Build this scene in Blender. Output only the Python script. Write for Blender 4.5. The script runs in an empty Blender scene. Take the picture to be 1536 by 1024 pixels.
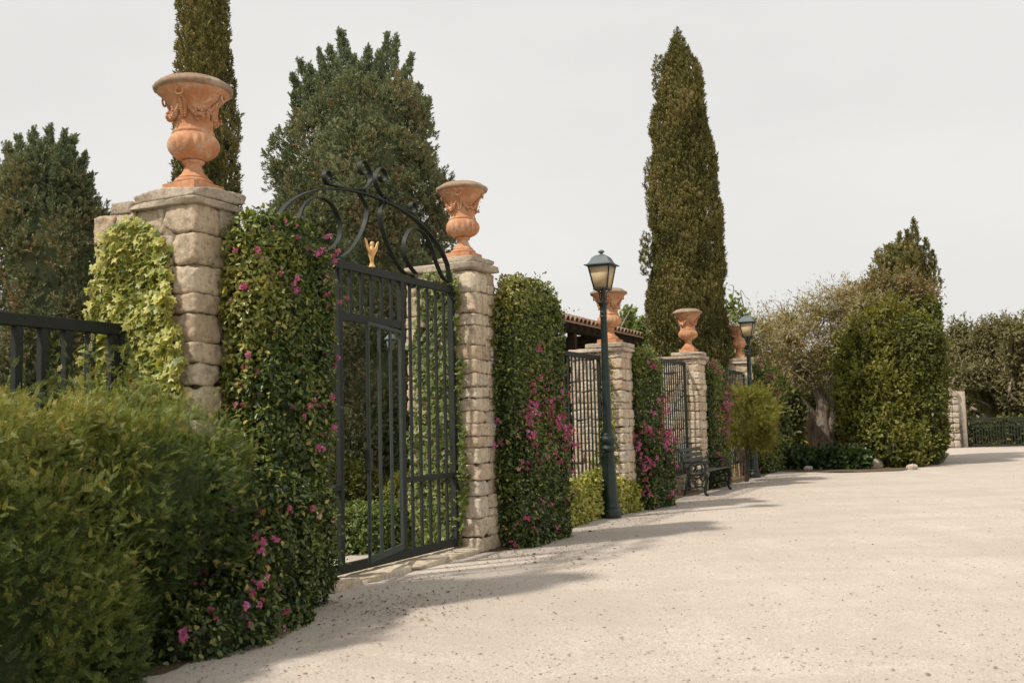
import bpy, math, random
import numpy as np
from mathutils import Vector
rng = np.random.default_rng(11)
random.seed(5)
sc = bpy.context.scene
COL = sc.collection
R = math.radians

# ---------------------------------------------------------------- camera numbers
FPX = 1493.0
PITCH = math.atan(126 / FPX)
ROLL = R(1.4)
EYE = np.array([0, 0, 1.4])
_f = np.array([0, math.cos(PITCH), math.sin(PITCH)])
_r0 = np.array([1.0, 0, 0]); _u0 = np.array([0, -math.sin(PITCH), math.cos(PITCH)])
_r = _r0 * math.cos(ROLL) - _u0 * math.sin(ROLL)
_u = _u0 * math.cos(ROLL) + _r0 * math.sin(ROLL)
def ray(x, y): return _f + (x - 768) / FPX * _r + (512 - y) / FPX * _u
def at(x, y, Y):
    d = ray(x, y); return EYE + d * Y / d[1]
def ground(x, y, z=0.0):
    d = ray(x, y); return EYE + d * (z - EYE[2]) / d[2]

# wall line frame: origin A (first pier), v along the wall away from us, n towards the road
A = at(290, 292, 7.70); A[2] = 0
Bp = at(695, 390, 11.55); Bp[2] = 0
Cp = at(915, 515, 16.0); Cp[2] = 0
Dp = at(1033, 528, 20.6); Dp[2] = 0
Ep = at(1109, 538, 25.6); Ep[2] = 0
V = (Dp - A); V /= np.linalg.norm(V)
N = np.array([V[1], -V[0], 0.0])
UP = np.array([0, 0, 1.0])
def W(v, n, z, o=None):
    o = A if o is None else o
    return o + V * v + N * n + UP * z
def fr(p, o=None):
    q = np.asarray(p) - (A if o is None else o)
    return float(q @ V), float(q @ N)

# ---------------------------------------------------------------- node helpers
class NT:
    def __init__(s, name):
        s.m = bpy.data.materials.new(name); s.m.use_nodes = True
        s.t = s.m.node_tree; s.t.nodes.clear()
        s.out = s.t.nodes.new('ShaderNodeOutputMaterial')
    def n(s, t, **k):
        x = s.t.nodes.new(t)
        for a, b in k.items():
            if a.startswith('i_'):
                key = a[2:].replace('_', ' ')
                x.inputs[key].default_value = b
            else: setattr(x, a, b)
        return x
    def l(s, a, b): s.t.links.new(a, b)
    def coord(s, scale=None, kind='Object'):
        c = s.n('ShaderNodeTexCoord').outputs[kind]
        if scale is not None:
            m = s.n('ShaderNodeMapping'); m.inputs['Scale'].default_value = scale
            s.l(c, m.inputs['Vector']); return m.outputs[0]
        return c
    def noise(s, vec, scale, detail=5, rough=.55, dist=0.0):
        x = s.n('ShaderNodeTexNoise'); x.inputs['Scale'].default_value = scale
        x.inputs['Detail'].default_value = detail; x.inputs['Roughness'].default_value = rough
        x.inputs['Distortion'].default_value = dist
        s.l(vec, x.inputs['Vector']); return x.outputs['Fac']
    def ramp(s, fac, stops, interp='LINEAR'):
        x = s.n('ShaderNodeValToRGB'); cr = x.color_ramp; cr.interpolation = interp
        while len(cr.elements) > 1: cr.elements.remove(cr.elements[-1])
        for i, (p, c) in enumerate(stops):
            e = cr.elements[0] if i == 0 else cr.elements.new(p)
            e.position = p; e.color = (c[0], c[1], c[2], 1) if hasattr(c, '__len__') else (c, c, c, 1)
        s.l(fac, x.inputs[0]); return x.outputs[0]
    def mix(s, fac, a, b, mode='MIX'):
        x = s.n('ShaderNodeMix', data_type='RGBA', blend_type=mode)
        for v, k in ((fac, 0), (a, 6), (b, 7)):
            if hasattr(v, 'is_linked') or hasattr(v, 'links'): s.l(v, x.inputs[k])
            elif k == 0: x.inputs[0].default_value = v
            else: x.inputs[k].default_value = (v[0], v[1], v[2], 1)
        return x.outputs[2]
    def math(s, op, a, b=0.0):
        x = s.n('ShaderNodeMath', operation=op)
        for v, k in ((a, 0), (b, 1)):
            if hasattr(v, 'links'): s.l(v, x.inputs[k])
            else: x.inputs[k].default_value = v
        return x.outputs[0]
    def bump(s, h, strength=.5, dist=.01, normal=None):
        x = s.n('ShaderNodeBump'); x.inputs['Strength'].default_value = strength
        x.inputs['Distance'].default_value = dist; s.l(h, x.inputs['Height'])
        if normal is not None: s.l(normal, x.inputs['Normal'])
        return x.outputs[0]
    def bsdf(s, col, rough=.7, spec=.3, metal=0.0, normal=None):
        x = s.n('ShaderNodeBsdfPrincipled')
        if hasattr(col, 'links'): s.l(col, x.inputs['Base Color'])
        else: x.inputs['Base Color'].default_value = (*col, 1)
        if hasattr(rough, 'links'): s.l(rough, x.inputs['Roughness'])
        else: x.inputs['Roughness'].default_value = rough
        x.inputs['Specular IOR Level'].default_value = spec
        x.inputs['Metallic'].default_value = metal
        if normal is not None: s.l(normal, x.inputs['Normal'])
        return x
    def done(s, sh):
        s.l(sh.outputs[0] if hasattr(sh, 'outputs') else sh, s.out.inputs['Surface']); return s.m

def m_leaf(name, stops, transl=.3, rough=.5, spec=.35, gain=(2.25, 2.0, 1.75)):
    t = NT(name); stops = [(p, tuple(min(.8, c * k) for c, k in zip(q, gain))) for p, q in stops]
    a = t.n('ShaderNodeAttribute', attribute_name='rnd').outputs['Fac']
    col = t.ramp(a, stops)
    b = t.bsdf(col, rough, spec)
    tr = t.n('ShaderNodeBsdfTranslucent')
    g = t.mix(1.0, col, (1.25, 1.2, .55), 'MULTIPLY'); t.l(g, tr.inputs[0])
    mx = t.n('ShaderNodeMixShader'); mx.inputs[0].default_value = transl
    t.l(b.outputs[0], mx.inputs[1]); t.l(tr.outputs[0], mx.inputs[2])
    return t.done(mx)

def m_stone(name, stops, tint=(.30, .24, .17)):
    t = NT(name); c = t.coord()
    a = t.n('ShaderNodeAttribute', attribute_name='rnd').outputs['Fac']
    col = t.ramp(a, stops)
    n1 = t.noise(c, 3.5, 6, .6); n2 = t.noise(c, 22, 8, .7); n3 = t.noise(c, 90, 4, .7)
    col = t.mix(t.ramp(n1, [(.42, 0), (.68, .75)]), col, tint)
    n4 = t.noise(c, 9, 7, .75, .3)
    col = t.mix(t.ramp(n2, [(.33, .7), (.50, 0)]), col, (.20, .16, .12))
    col = t.mix(t.ramp(n4, [(.55, 0), (.66, .7)]), col, (.27, .235, .185))
    col = t.mix(t.ramp(n2, [(.55, 0), (.75, .45)]), col, (.62, .57, .48))
    n6 = t.noise(t.coord((7, 7, .8)), 1.3, 5, .6)
    col = t.mix(t.ramp(n6, [(.54, 0), (.70, .55)]), col, (.30, .255, .20))
    h = t.math('ADD', t.math('MULTIPLY', n2, 1.0), t.math('MULTIPLY', n3, .45))
    h = t.math('ADD', h, t.math('MULTIPLY', n4, .8))
    return t.done(t.bsdf(col, .92, .15, normal=t.bump(h, .9, .022)))

def m_terracotta(name, weather=0.0):
    t = NT(name); c0 = t.coord()
    oo = t.n('ShaderNodeObjectInfo').outputs['Location']
    va = t.n('ShaderNodeVectorMath', operation='ADD'); t.l(c0, va.inputs[0]); t.l(oo, va.inputs[1]); c = va.outputs[0]
    n1 = t.noise(c, 5, 6, .6); n2 = t.noise(c, 26, 8, .7); n3 = t.noise(c, 120, 3, .6)
    oi = t.n('ShaderNodeObjectInfo').outputs['Random']
    col = t.ramp(n1, [(.3, (.40, .17, .08)), (.5, (.50, .235, .115)), (.72, (.58, .32, .18))])
    col = t.mix(t.ramp(n2, [(.30, .6), (.5, 0)]), col, (.34, .19, .11))
    col = t.mix(t.ramp(n2, [(.58, 0), (.8, .5)]), col, (.60, .40, .28))
    n5 = t.noise(c, 9, 8, .8, .5)
    col = t.mix(t.ramp(n5, [(.50, 0), (.62, .75)]), col, (.58, .45, .33))
    col = t.mix(t.ramp(n5, [(.30, .65), (.43, 0)]), col, (.24, .15, .095))
    if weather:
        col = t.mix(t.ramp(n2, [(.40, weather), (.66, weather * .5)]), col, (.23, .185, .135))
        col = t.mix(t.ramp(n1, [(.5, 0), (.7, .6)]), col, (.46, .40, .31))
    h = t.math('ADD', n2, t.math('MULTIPLY', n3, .3))
    return t.done(t.bsdf(col, .85, .2, normal=t.bump(h, .35, .008)))

def m_paint(name, col, col2, rough=.42, spec=.45):
    t = NT(name); c = t.coord()
    n = t.noise(c, 9, 6, .6); n2 = t.noise(c, 60, 4, .6)
    k = t.mix(t.ramp(n, [(.4, 0), (.72, .8)]), col, col2)
    rg = t.ramp(n, [(.3, rough), (.7, min(1, rough + .25))])
    return t.done(t.bsdf(k, rg, spec, normal=t.bump(n2, .12, .003)))

def m_bark(name, c1, c2, sc=(6, 6, 1.2)):
    t = NT(name); c = t.coord(sc)
    n = t.noise(c, 3, 8, .7, .6)
    col = t.ramp(n, [(.32, c1), (.66, c2)])
    return t.done(t.bsdf(col, .95, .1, normal=t.bump(n, .9, .04)))

M = {}
M['stone'] = m_stone('limestone', [(0, (.50, .39, .27)), (.35, (.66, .54, .39)), (.7, (.74, .64, .49)), (1, (.58, .52, .43))], (.50, .385, .26))
M['cap'] = m_stone('weathered_cap_stone', [(0, (.46, .38, .29)), (1, (.58, .49, .38))], (.33, .27, .21))
M['mortar'] = m_stone('old_mortar', [(0, (.15, .12, .08)), (1, (.20, .155, .105))])
M['terra'] = m_terracotta('terracotta')
M['terra_w'] = m_terracotta('lichen_terracotta', .95)
M['iron'] = m_paint('forged_iron', (.014, .018, .014), (.030, .035, .028), .5, .3)
M['green_iron'] = m_paint('dark_green_cast_iron', (.0035, .014, .011), (.007, .020, .016), .30, .5)
M['grey_green'] = m_paint('lit_green_iron', (.038, .050, .043), (.060, .074, .064), .6, .3)  # lighter grey green stands in for light caught by the turned wicket leaf
M['lead'] = m_paint('grey_painted_sheet', (.09, .12, .13), (.14, .17, .18), .5)
M['gold'] = m_paint('dull_gilt', (.62, .36, .12), (.70, .46, .20), .5)
M['slat'] = m_paint('dark_bench_wood', (.035, .040, .030), (.065, .068, .050), .5)
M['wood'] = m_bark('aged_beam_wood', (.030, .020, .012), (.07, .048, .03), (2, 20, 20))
M['bark'] = m_bark('olive_bark', (.13, .10, .075), (.46, .385, .30))
M['bark_pale'] = m_bark('split_dry_wood', (.26, .17, .10), (.60, .46, .31))
M['bark_dark'] = m_bark('conifer_bark', (.05, .038, .028), (.14, .105, .075))
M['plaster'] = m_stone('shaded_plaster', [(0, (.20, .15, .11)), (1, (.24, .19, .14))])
M['pillar'] = m_stone('pale_pillar_stone', [(0, (.50, .42, .33)), (1, (.60, .53, .44))], (.46, .38, .29))

def m_glass():
    t = NT('frosted_lantern_pane')
    b = t.bsdf((.80, .66, .42), .45, .4)
    tr = t.n('ShaderNodeBsdfTranslucent'); tr.inputs[0].default_value = (.85, .68, .42, 1)
    mx = t.n('ShaderNodeMixShader'); mx.inputs[0].default_value = .45
    t.l(b.outputs[0], mx.inputs[1]); t.l(tr.outputs[0], mx.inputs[2]); return t.done(mx)
M['pane'] = m_glass()

def m_gravel():
    t = NT('pale_gravel'); c = t.coord()
    big = t.noise(c, .22, 4, .55); mid = t.noise(c, 2.2, 5, .6); fine = t.noise(c, 38, 6, .8)
    v = t.n('ShaderNodeTexVoronoi'); v.inputs['Scale'].default_value = 85; t.l(c, v.inputs['Vector'])
    v2 = t.n('ShaderNodeTexVoronoi'); v2.inputs['Scale'].default_value = 31; t.l(c, v2.inputs['Vector'])
    col = t.ramp(v.outputs['Color'], [(.1, (.40, .345, .29)), (.45, (.49, .43, .37)), (.8, (.575, .52, .46)), (1, (.66, .62, .57))])
    col = t.mix(t.ramp(v2.outputs['Color'], [(.86, 0), (.95, .6)]), col, (.66, .61, .54))
    col = t.mix(t.ramp(fine, [(.30, .3), (.40, 0)]), col, (.30, .25, .20))
    col = t.mix(t.ramp(mid, [(.38, .30), (.62, 0)]), col, (.40, .34, .28))
    col = t.mix(t.ramp(big, [(.35, .35), (.6, 0)]), col, (.52, .44, .36))
    # wheel-swept streaks
    st = t.noise(t.coord((1.0, .16, 1)), 1.6, 4, .6, .4)
    col = t.mix(t.ramp(st, [(.52, 0), (.7, .35)]), col, (.60, .54, .47))
    h = t.math('ADD', t.math('MULTIPLY', v.outputs['Distance'], -1.0), t.math('MULTIPLY', fine, .8))
    wr = t.noise(t.coord((.5, 1.3, 1)), .55, 5, .6, 1.2)
    col = t.mix(t.ramp(wr, [(.36, .55), (.56, 0)]), col, (.42, .36, .305))
    nb = t.bump(h, .5, .010)
    nb = t.bump(mid, .25, .05, nb)
    return t.done(t.bsdf(col, .95, .12, normal=nb))
M['gravel'] = m_gravel()
def m_soil():
    t = NT('soil_and_litter'); c = t.coord()
    n = t.noise(c, 4, 8, .7); f = t.noise(c, 45, 6, .8)
    col = t.ramp(f, [(.3, (.05, .035, .022)), (.5, (.14, .10, .065)), (.72, (.27, .20, .13))])
    col = t.mix(t.ramp(n, [(.45, 0), (.65, .6)]), col, (.08, .085, .035))
    return t.done(t.bsdf(col, .95, .1, normal=t.bump(f, .8, .02)))
M['soil'] = m_soil()
def m_lawn():
    t = NT('rough_lawn'); c = t.coord()
    n = t.noise(c, 1.2, 6, .7); f = t.noise(c, 60, 5, .8)
    col = t.ramp(f, [(.3, (.028, .036, .012)), (.7, (.085, .10, .035))])
    col = t.mix(t.ramp(n, [(.45, 0), (.7, .8)]), col, (.15, .11, .07))
    return t.done(t.bsdf(col, .95, .1, normal=t.bump(f, .8, .03)))
M['lawn'] = m_lawn()
def m_tile():
    t = NT('clay_roof_tile'); c = t.coord()
    a = t.n('ShaderNodeAttribute', attribute_name='rnd').outputs['Fac']
    n2 = t.noise(c, 9, 7, .7)
    col = t.ramp(a, [(0, (.33, .19, .12)), (.5, (.45, .29, .19)), (1, (.55, .40, .28))])
    col = t.mix(t.ramp(n2, [(.4, 0), (.65, .6)]), col, (.27, .21, .155))
    return t.done(t.bsdf(col, .9, .15, normal=t.bump(n2, .3, .01)))
M['tile'] = m_tile()

M['jasmine'] = m_leaf('jasmine_leaf', [(0, (.016, .030, .008)), (.30, (.040, .066, .016)), (.6, (.085, .112, .026)), (.85, (.150, .160, .045)), (.955, (.19, .17, .06)), (.975, (.20, .12, .03)), (1, (.16, .08, .03))], .22, gain=(2.15, 1.95, 1.75))
M['boug'] = m_leaf('bougainvillea_leaf', [(0, (.010, .020, .006)), (.35, (.028, .050, .012)), (.65, (.060, .088, .022)), (.88, (.120, .140, .040)), (1, (.21, .20, .07))], .28, .38, .5, gain=(2.7, 2.3, 2.0))
M['bract'] = m_leaf('magenta_bract', [(0, (.30, .06, .10)), (.35, (.48, .08, .20)), (.7, (.60, .12, .36)), (.88, (.62, .22, .30)), (1, (.60, .42, .28))], .35, gain=(1.15, 1.75, 1.4))
M['ivy_v'] = m_leaf('variegated_ivy', [(0, (.04, .065, .014)), (.3, (.13, .17, .035)), (.6, (.33, .35, .075)), (.85, (.55, .52, .15)), (1, (.66, .62, .26))], .3, .45, gain=(1, 1, 1))
M['ivy_g'] = m_leaf('green_ivy', [(0, (.020, .036, .010)), (.5, (.060, .090, .024)), (1, (.14, .18, .055))], .3, .45)
M['cyp'] = m_leaf('cypress_foliage', [(0, (.022, .026, .010)), (.4, (.050, .056, .018)), (.8, (.088, .088, .030)), (.95, (.105, .088, .042)), (1, (.12, .09, .045))], .15, .8, .1, gain=(2.9, 2.5, 2.7))
M['con'] = m_leaf('blue_green_conifer', [(0, (.035, .052, .030)), (.3, (.075, .100, .058)), (.6, (.100, .108, .064)), (.80, (.115, .104, .064)), (.93, (.128, .102, .064)), (1, (.15, .11, .068))], .15, .8, .1, gain=(2.25, 2.1, 1.95))
M['con_tip'] = m_leaf('fresh_conifer_tips', [(0, (.055, .085, .052)), (1, (.125, .170, .115))], .2, .8, .1, gain=(2.0, 1.7, 1.6))
M['olive'] = m_leaf('olive_leaf', [(0, (.050, .055, .028)), (.4, (.100, .105, .058)), (.75, (.165, .160, .095)), (.93, (.23, .18, .11)), (1, (.26, .17, .10))], .25, .6, gain=(2.2, 1.85, 1.4))
M['climb'] = m_leaf('climber_leaf', [(0, (.018, .026, .007)), (.4, (.052, .066, .014)), (.75, (.100, .112, .026)), (.93, (.135, .135, .035)), (1, (.17, .12, .045))], .35, .5, gain=(2.3, 2.0, 1.8))
M['dryclimb'] = m_leaf('dry_climber_leaf', [(0, (.035, .036, .014)), (.5, (.080, .074, .032)), (1, (.135, .105, .055))], .3, .6)
M['darkleaf'] = m_leaf('dark_ground_leaf', [(0, (.010, .022, .008)), (.6, (.030, .055, .020)), (1, (.09, .13, .07))], .25, .35, .5)
M['wood_far'] = m_leaf('distant_wood_leaf', [(0, (.050, .055, .026)), (.5, (.105, .108, .055)), (1, (.165, .150, .085))], .2, .7, gain=(1.5, 1.35, 1.1))
M['bright'] = m_leaf('pale_green_leaf', [(0, (.10, .15, .04)), (1, (.26, .33, .10))], .45, .5, gain=(1, 1, 1))
M['wispy'] = m_leaf('wispy_shrub_leaf', [(0, (.055, .060, .014)), (.6, (.13, .13, .030)), (1, (.22, .20, .06))], .35, .6, gain=(1.55, 1.55, 1.25))
M['litter'] = m_leaf('fallen_leaf', [(0, (.12, .085, .055)), (.5, (.26, .19, .12)), (.8, (.36, .29, .17)), (.93, (.11, .12, .04)), (.97, (.40, .06, .15)), (1, (.45, .05, .2))], .1, .7, gain=(1, 1, 1))
M['pebble'] = m_stone('loose_pebble', [(0, (.44, .36, .28)), (.6, (.66, .57, .47)), (1, (.80, .74, .66))])

# ---------------------------------------------------------------- object helpers
def thing(name, label, cat, loc=(0, 0, 0), rotz=0, group=None, kind=None):
    o = bpy.data.objects.new(name, None); COL.objects.link(o)
    o.location = [float(x) for x in loc]; o.rotation_euler = (0, 0, rotz); o.empty_display_size = .2
    o['label'] = label; o['category'] = cat
    if group: o['group'] = group
    if kind: o['kind'] = kind
    return o
def tag(o, label, cat, group=None, kind=None):
    o['label'] = label; o['category'] = cat
    if group: o['group'] = group
    if kind: o['kind'] = kind
    return o

def mesh_np(name, verts, faces, mat, parent=None, rnd=None, smooth=False, origin=None, sharp=None):
    """faces: (n,k) array or list of such arrays; verts in world space (or parent-local if the parent is at 0)."""
    verts = np.asarray(verts, dtype=np.float64).reshape(-1, 3)
    if isinstance(faces, np.ndarray): faces = [faces]
    faces = [np.asarray(f, dtype=np.int32) for f in faces if len(f)]
    off = np.zeros(3)
    if parent is not None:
        off = np.array(parent.matrix_world.translation) if parent.parent is None else off
        off = np.array(parent.location) if parent.parent is None else np.array(parent.parent.location)
    if origin is not None: off = np.array(origin)
    me = bpy.data.meshes.new(name)
    me.vertices.add(len(verts)); me.vertices.foreach_set('co', (verts - off).astype(np.float32).ravel())
    loops = np.concatenate([f.ravel() for f in faces])
    tot = np.concatenate([np.full(len(f), f.shape[1], dtype=np.int32) for f in faces])
    start = np.concatenate([[0], np.cumsum(tot)[:-1]]).astype(np.int32)
    me.loops.add(len(loops)); me.loops.foreach_set('vertex_index', loops)
    me.polygons.add(len(tot)); me.polygons.foreach_set('loop_start', start)
    try: me.polygons.foreach_set('loop_total', tot)
    except Exception: pass
    if rnd is not None:
        a = me.attributes.new('rnd', 'FLOAT', 'POINT'); a.data.foreach_set('value', np.asarray(rnd, dtype=np.float32))
    me.update(calc_edges=True); me.validate()
    if smooth:
        me.polygons.foreach_set('use_smooth', np.ones(len(me.polygons), dtype=bool))
        if sharp: me.set_sharp_from_angle(angle=R(sharp))
    me.materials.append(mat)
    o = bpy.data.objects.new(name, me); COL.objects.link(o)
    if parent is not None:
        o.parent = parent
        if parent.parent is None: o.location = (0, 0, 0)
    elif origin is not None: o.location = [float(x) for x in origin]
    return o

def dup(root, loc, rotz=0, label=None):
    r = root.copy(); COL.objects.link(r); r.location = [float(x) for x in loc]; r.rotation_euler = (0, 0, rotz)
    if label: r['label'] = label
    for ch in list(root.children):
        c = ch.copy(); COL.objects.link(c); c.parent = r
        for g in ch.children:
            d = g.copy(); COL.objects.link(d); d.parent = c
    return r

def lumps(p, scale, seed=0, oct=3):
    g = np.random.default_rng(seed); p = np.asarray(p); out = np.zeros(len(p)); a = 1.0
    for o in range(oct):
        for k in range(4):
            w = g.normal(size=3); w *= scale * (1.9 ** o) / np.linalg.norm(w)
            out += a * np.sin(p @ w + g.uniform(0, 6.28))
        a *= .55
    return out / 4.5

class MB:
    def __init__(s): s.v = []; s.f = {}; s.r = []; s.n = 0
    def add(s, verts, faces, rnd=.5):
        verts = np.asarray(verts, float).reshape(-1, 3)
        for f in faces:
            s.f.setdefault(len(f), []).append([i + s.n for i in f])
        s.v.append(verts); s.r.append(np.full(len(verts), rnd)); s.n += len(verts)
    def build(s, name, mat, parent=None, smooth=False, sharp=35, origin=None):
        return mesh_np(name, np.concatenate(s.v), [np.array(f) for f in s.f.values()], mat, parent, np.concatenate(s.r), smooth, origin, sharp)
    def box(s, c, size, ax=None, rnd=.5):
        """c centre, size full sizes, ax 3x3 rows = axes"""
        ax = np.eye(3) if ax is None else np.asarray(ax)
        h = np.array(size) / 2
        b = min(min(h) * .25, .004)
        vs = []
        # chamfered box: 24 verts
        fs = []
        sg = [(x, y, z) for x in (-1, 1) for y in (-1, 1) for z in (-1, 1)]
        idx = {}
        for g in sg:
            for a in range(3):
                p = np.array(g) * h
                for k in range(3):
                    if k != a: p[k] -= g[k] * b
                idx[(g, a)] = len(vs); vs.append(np.asarray(c) + p @ ax)
        for a in range(3):
            o = [k for k in range(3) if k != a]
            for d in (-1, 1):
                q = []
                for (s1, s2) in ((-1, -1), (1, -1), (1, 1), (-1, 1)):
                    g = [0, 0, 0]; g[a] = d; g[o[0]] = s1; g[o[1]] = s2; q.append(idx[(tuple(g), a)])
                fs.append(q)
        for a in range(3):        # edges parallel to axis a
            o = [k for k in range(3) if k != a]
            for s1 in (-1, 1):
                for s2 in (-1, 1):
                    g0 = [0, 0, 0]; g1 = [0, 0, 0]; g0[a] = -1; g1[a] = 1
                    for g in (g0, g1): g[o[0]] = s1; g[o[1]] = s2
                    fs.append([idx[(tuple(g0), o[0])], idx[(tuple(g1), o[0])], idx[(tuple(g1), o[1])], idx[(tuple(g0), o[1])]])
        for g in sg: fs.append([idx[(g, 0)], idx[(g, 1)], idx[(g, 2)]])
        s.add(vs, fs, rnd)
    def tube(s, pts, rad, seg=8, rnd=.5, cap=True, wob=0, seed=0):
        pts = [np.asarray(p, float) for p in pts]
        n = len(pts); rad = [rad] * n if not hasattr(rad, '__len__') else rad
        t0 = pts[1] - pts[0]; t0 /= np.linalg.norm(t0)
        up = np.array([0, 0, 1.]) if abs(t0[2]) < .9 else np.array([1., 0, 0])
        a = np.cross(t0, up); a /= np.linalg.norm(a); vs = []
        for i in range(n):
            t = pts[min(i + 1, n - 1)] - pts[max(i - 1, 0)]; t /= (np.linalg.norm(t) + 1e-9)
            a = a - t * (a @ t); a /= np.linalg.norm(a); b = np.cross(t, a)
            for k in range(seg):
                th = 2 * math.pi * k / seg
                vs.append(pts[i] + rad[i] * (math.cos(th) * a + math.sin(th) * b))
        vs = np.array(vs)
        if wob:
            d = lumps(vs * [1, 1, .35], 3.0 / max(rad), seed, 3)
            cen = np.repeat(np.array(pts), seg, axis=0); dv = vs - cen
            vs = cen + dv * (1 + wob * d)[:, None]
        fs = [[i * seg + k, i * seg + (k + 1) % seg, (i + 1) * seg + (k + 1) % seg, (i + 1) * seg + k] for i in range(n - 1) for k in range(seg)]
        if cap: fs += [list(range(seg))[::-1], [(n - 1) * seg + k for k in range(seg)]]
        s.add(vs, fs, rnd)
    def lathe(s, prof, seg=32, c=(0, 0, 0), mod=None, rnd=.5, cap=True, sq=None):
        vs = []; n = len(prof)
        for i, (r, z) in enumerate(prof):
            for k in range(seg):
                th = 2 * math.pi * k / seg; rr = r
                if mod: rr = r * mod(th, z)
                vs.append((c[0] + rr * math.cos(th), c[1] + rr * math.sin(th), c[2] + z))
        fs = [[i * seg + k, i * seg + (k + 1) % seg, (i + 1) * seg + (k + 1) % seg, (i + 1) * seg + k] for i in range(n - 1) for k in range(seg)]
        if cap: fs += [list(range(seg))[::-1], [(n - 1) * seg + k for k in range(seg)]]
        s.add(vs, fs, rnd)

# rounded, chipped stone template
def stone_template(k=5):
    vs = {}; fs = []; P = []
    def vid(p):
        key = tuple(np.round(p, 5))
        if key not in vs: vs[key] = len(P); P.append(p)
        return vs[key]
    for a in range(3):
        for d in (-1, 1):
            for i in range(k):
                for j in range(k):
                    q = []
                    for (di, dj) in ((0, 0), (1, 0), (1, 1), (0, 1)):
                        p = np.zeros(3); p[a] = d
                        p[(a + 1) % 3] = -1 + 2 * (i + di) / k; p[(a + 2) % 3] = -1 + 2 * (j + dj) / k
                        q.append(vid(p))
                    fs.append(q if d > 0 else q[::-1])
    return np.array(P), np.array(fs)
ST_V, ST_F = stone_template(10)
ST_LO = stone_template(2)
def stone_verts(c, half, ax, seed, rough=.012, e=6.0, T=None):
    rough = rough * 1.1
    P = (ST_V if T is None else T)
    s = 1 / (np.sum(np.abs(P) ** e, axis=1) ** (1 / e))
    q = P * s[:, None]
    g = np.random.default_rng(seed)
    skew = g.uniform(-.10, .10, size=3)
    q = q + np.stack([q[:, 1] * q[:, 2] * skew[0], q[:, 0] * skew[1] * .6, q[:, 0] * q[:, 1] * skew[2]], 1)
    # chiselled facets
    for _ in range(9):
        nrm = g.normal(size=3); nrm /= np.linalg.norm(nrm); dd = g.uniform(1.16, 1.6)
        ov = np.maximum(q @ nrm - dd, 0); q = q - ov[:, None] * nrm
    p = q * np.asarray(half)
    p = p + q / (np.linalg.norm(q, axis=1)[:, None]) * (rough * (.6 * lumps(p + seed * 1.7, 18, seed % 97, 4) + .6 - 1.3 * np.abs(lumps(p + seed * .9, 42, seed % 89, 3)) + .5 * lumps(p + seed, 90, seed % 83, 2)))[:, None]
    return np.asarray(c) + p @ np.asarray(ax)
FRAME = np.array([V, N, UP])

def build_pier(label, o, v0, v1, n0, n1, z1, seed, group, steps, hm=(.12, .25)):
    """rubble pier. steps = list of (v0,v1,n0,n1,z0,z1) coping slabs"""
    g = np.random.default_rng(seed)
    base = W((v0 + v1) / 2, (n0 + n1) / 2, 0, o)
    t = thing('stone_pier', label, 'pier', base, group=group)
    vs = []; fs = []; rs = []; cnt = 0
    def put(va, vb, na, nb, za, zb, rough=.012, e=13.0):
        nonlocal cnt
        c = W((va + vb) / 2, (na + nb) / 2, (za + zb) / 2, o)
        hv = np.array([(vb - va) / 2 - .001, (nb - na) / 2 - .001, (zb - za) / 2 - .003])
        P = stone_verts(c, hv, FRAME, int(g.integers(1e6)), rough, e)
        vs.append(P); fs.append(ST_F + cnt); rs.append(np.full(len(P), g.uniform())); cnt += len(P)
    z = 0.0
    while z < z1 - .06:
        h = g.uniform(*hm)
        if z + h > z1 - .09: h = z1 - z
        za, zb = z, z + h
        d = g.uniform(.16, .2)
        cw = g.uniform(.22, .36); cd = g.uniform(.22, .36)          # corner block near/road
        pr = g.uniform(0, .02)
        put(v0 - pr, v0 + cd, n1 - cw, n1 + pr, za, zb)
        # near face, from the corner back to n0
        def run(a, b, fn):
            x = a
            while x < b - .03:
                w = g.uniform(.11, .34)
                if b - (x + w) < .1: w = b - x
                if h > .2 and g.uniform() < .4:
                    m = za + h * g.uniform(.35, .65)
                    fn(x, x + w, za, m); fn(x, x + w, m, zb)
                else: fn(x, x + w, za, zb)
                x += w
        def near(a, b, p, q):
            k = g.uniform(-.02, .018); put(v0 - k, v0 + d, n1 - b, n1 - a, p, q)
        run(cw, n1 - n0, near)
        def road(a, b, p, q):
            k = g.uniform(-.02, .018); put(v0 + a, v0 + b, n1 - d, n1 + k, p, q)
        run(cd, v1 - v0, road)
        def far(a, b, p, q):
            k = g.uniform(-.02, .018); put(v1 - d, v1 + k, n1 - b, n1 - a, p, q)
        run(d, n1 - n0, far)
        def back(a, b, p, q):
            k = g.uniform(-.02, .018); put(v0 + a, v0 + b, n0 - k, n0 + d, p, q)
        run(d, v1 - v0 - d, back)
        z = zb
    mesh_np('masonry', np.concatenate(vs), np.concatenate(fs), M['stone'], t, np.concatenate(rs), True)
    m = MB(); m.box(W((v0 + v1) / 2, (n0 + n1) / 2, z1 / 2 - .02, o), (v1 - v0 - .045, n1 - n0 - .045, z1 - .04), FRAME)
    m.build('mortar_core', M['mortar'], t)
    for i, (a, b, c_, d_, e_, f_) in enumerate(steps):
        P = stone_verts(W((a + b) / 2, (c_ + d_) / 2, (e_ + f_) / 2, o), [(b - a) / 2, (d_ - c_) / 2, (f_ - e_) / 2], FRAME, seed * 7 + i, .007, 14)
        mesh_np('coping_slab', P, ST_F, M['cap'], t, np.full(len(P), g.uniform()), True)
    return t

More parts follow.
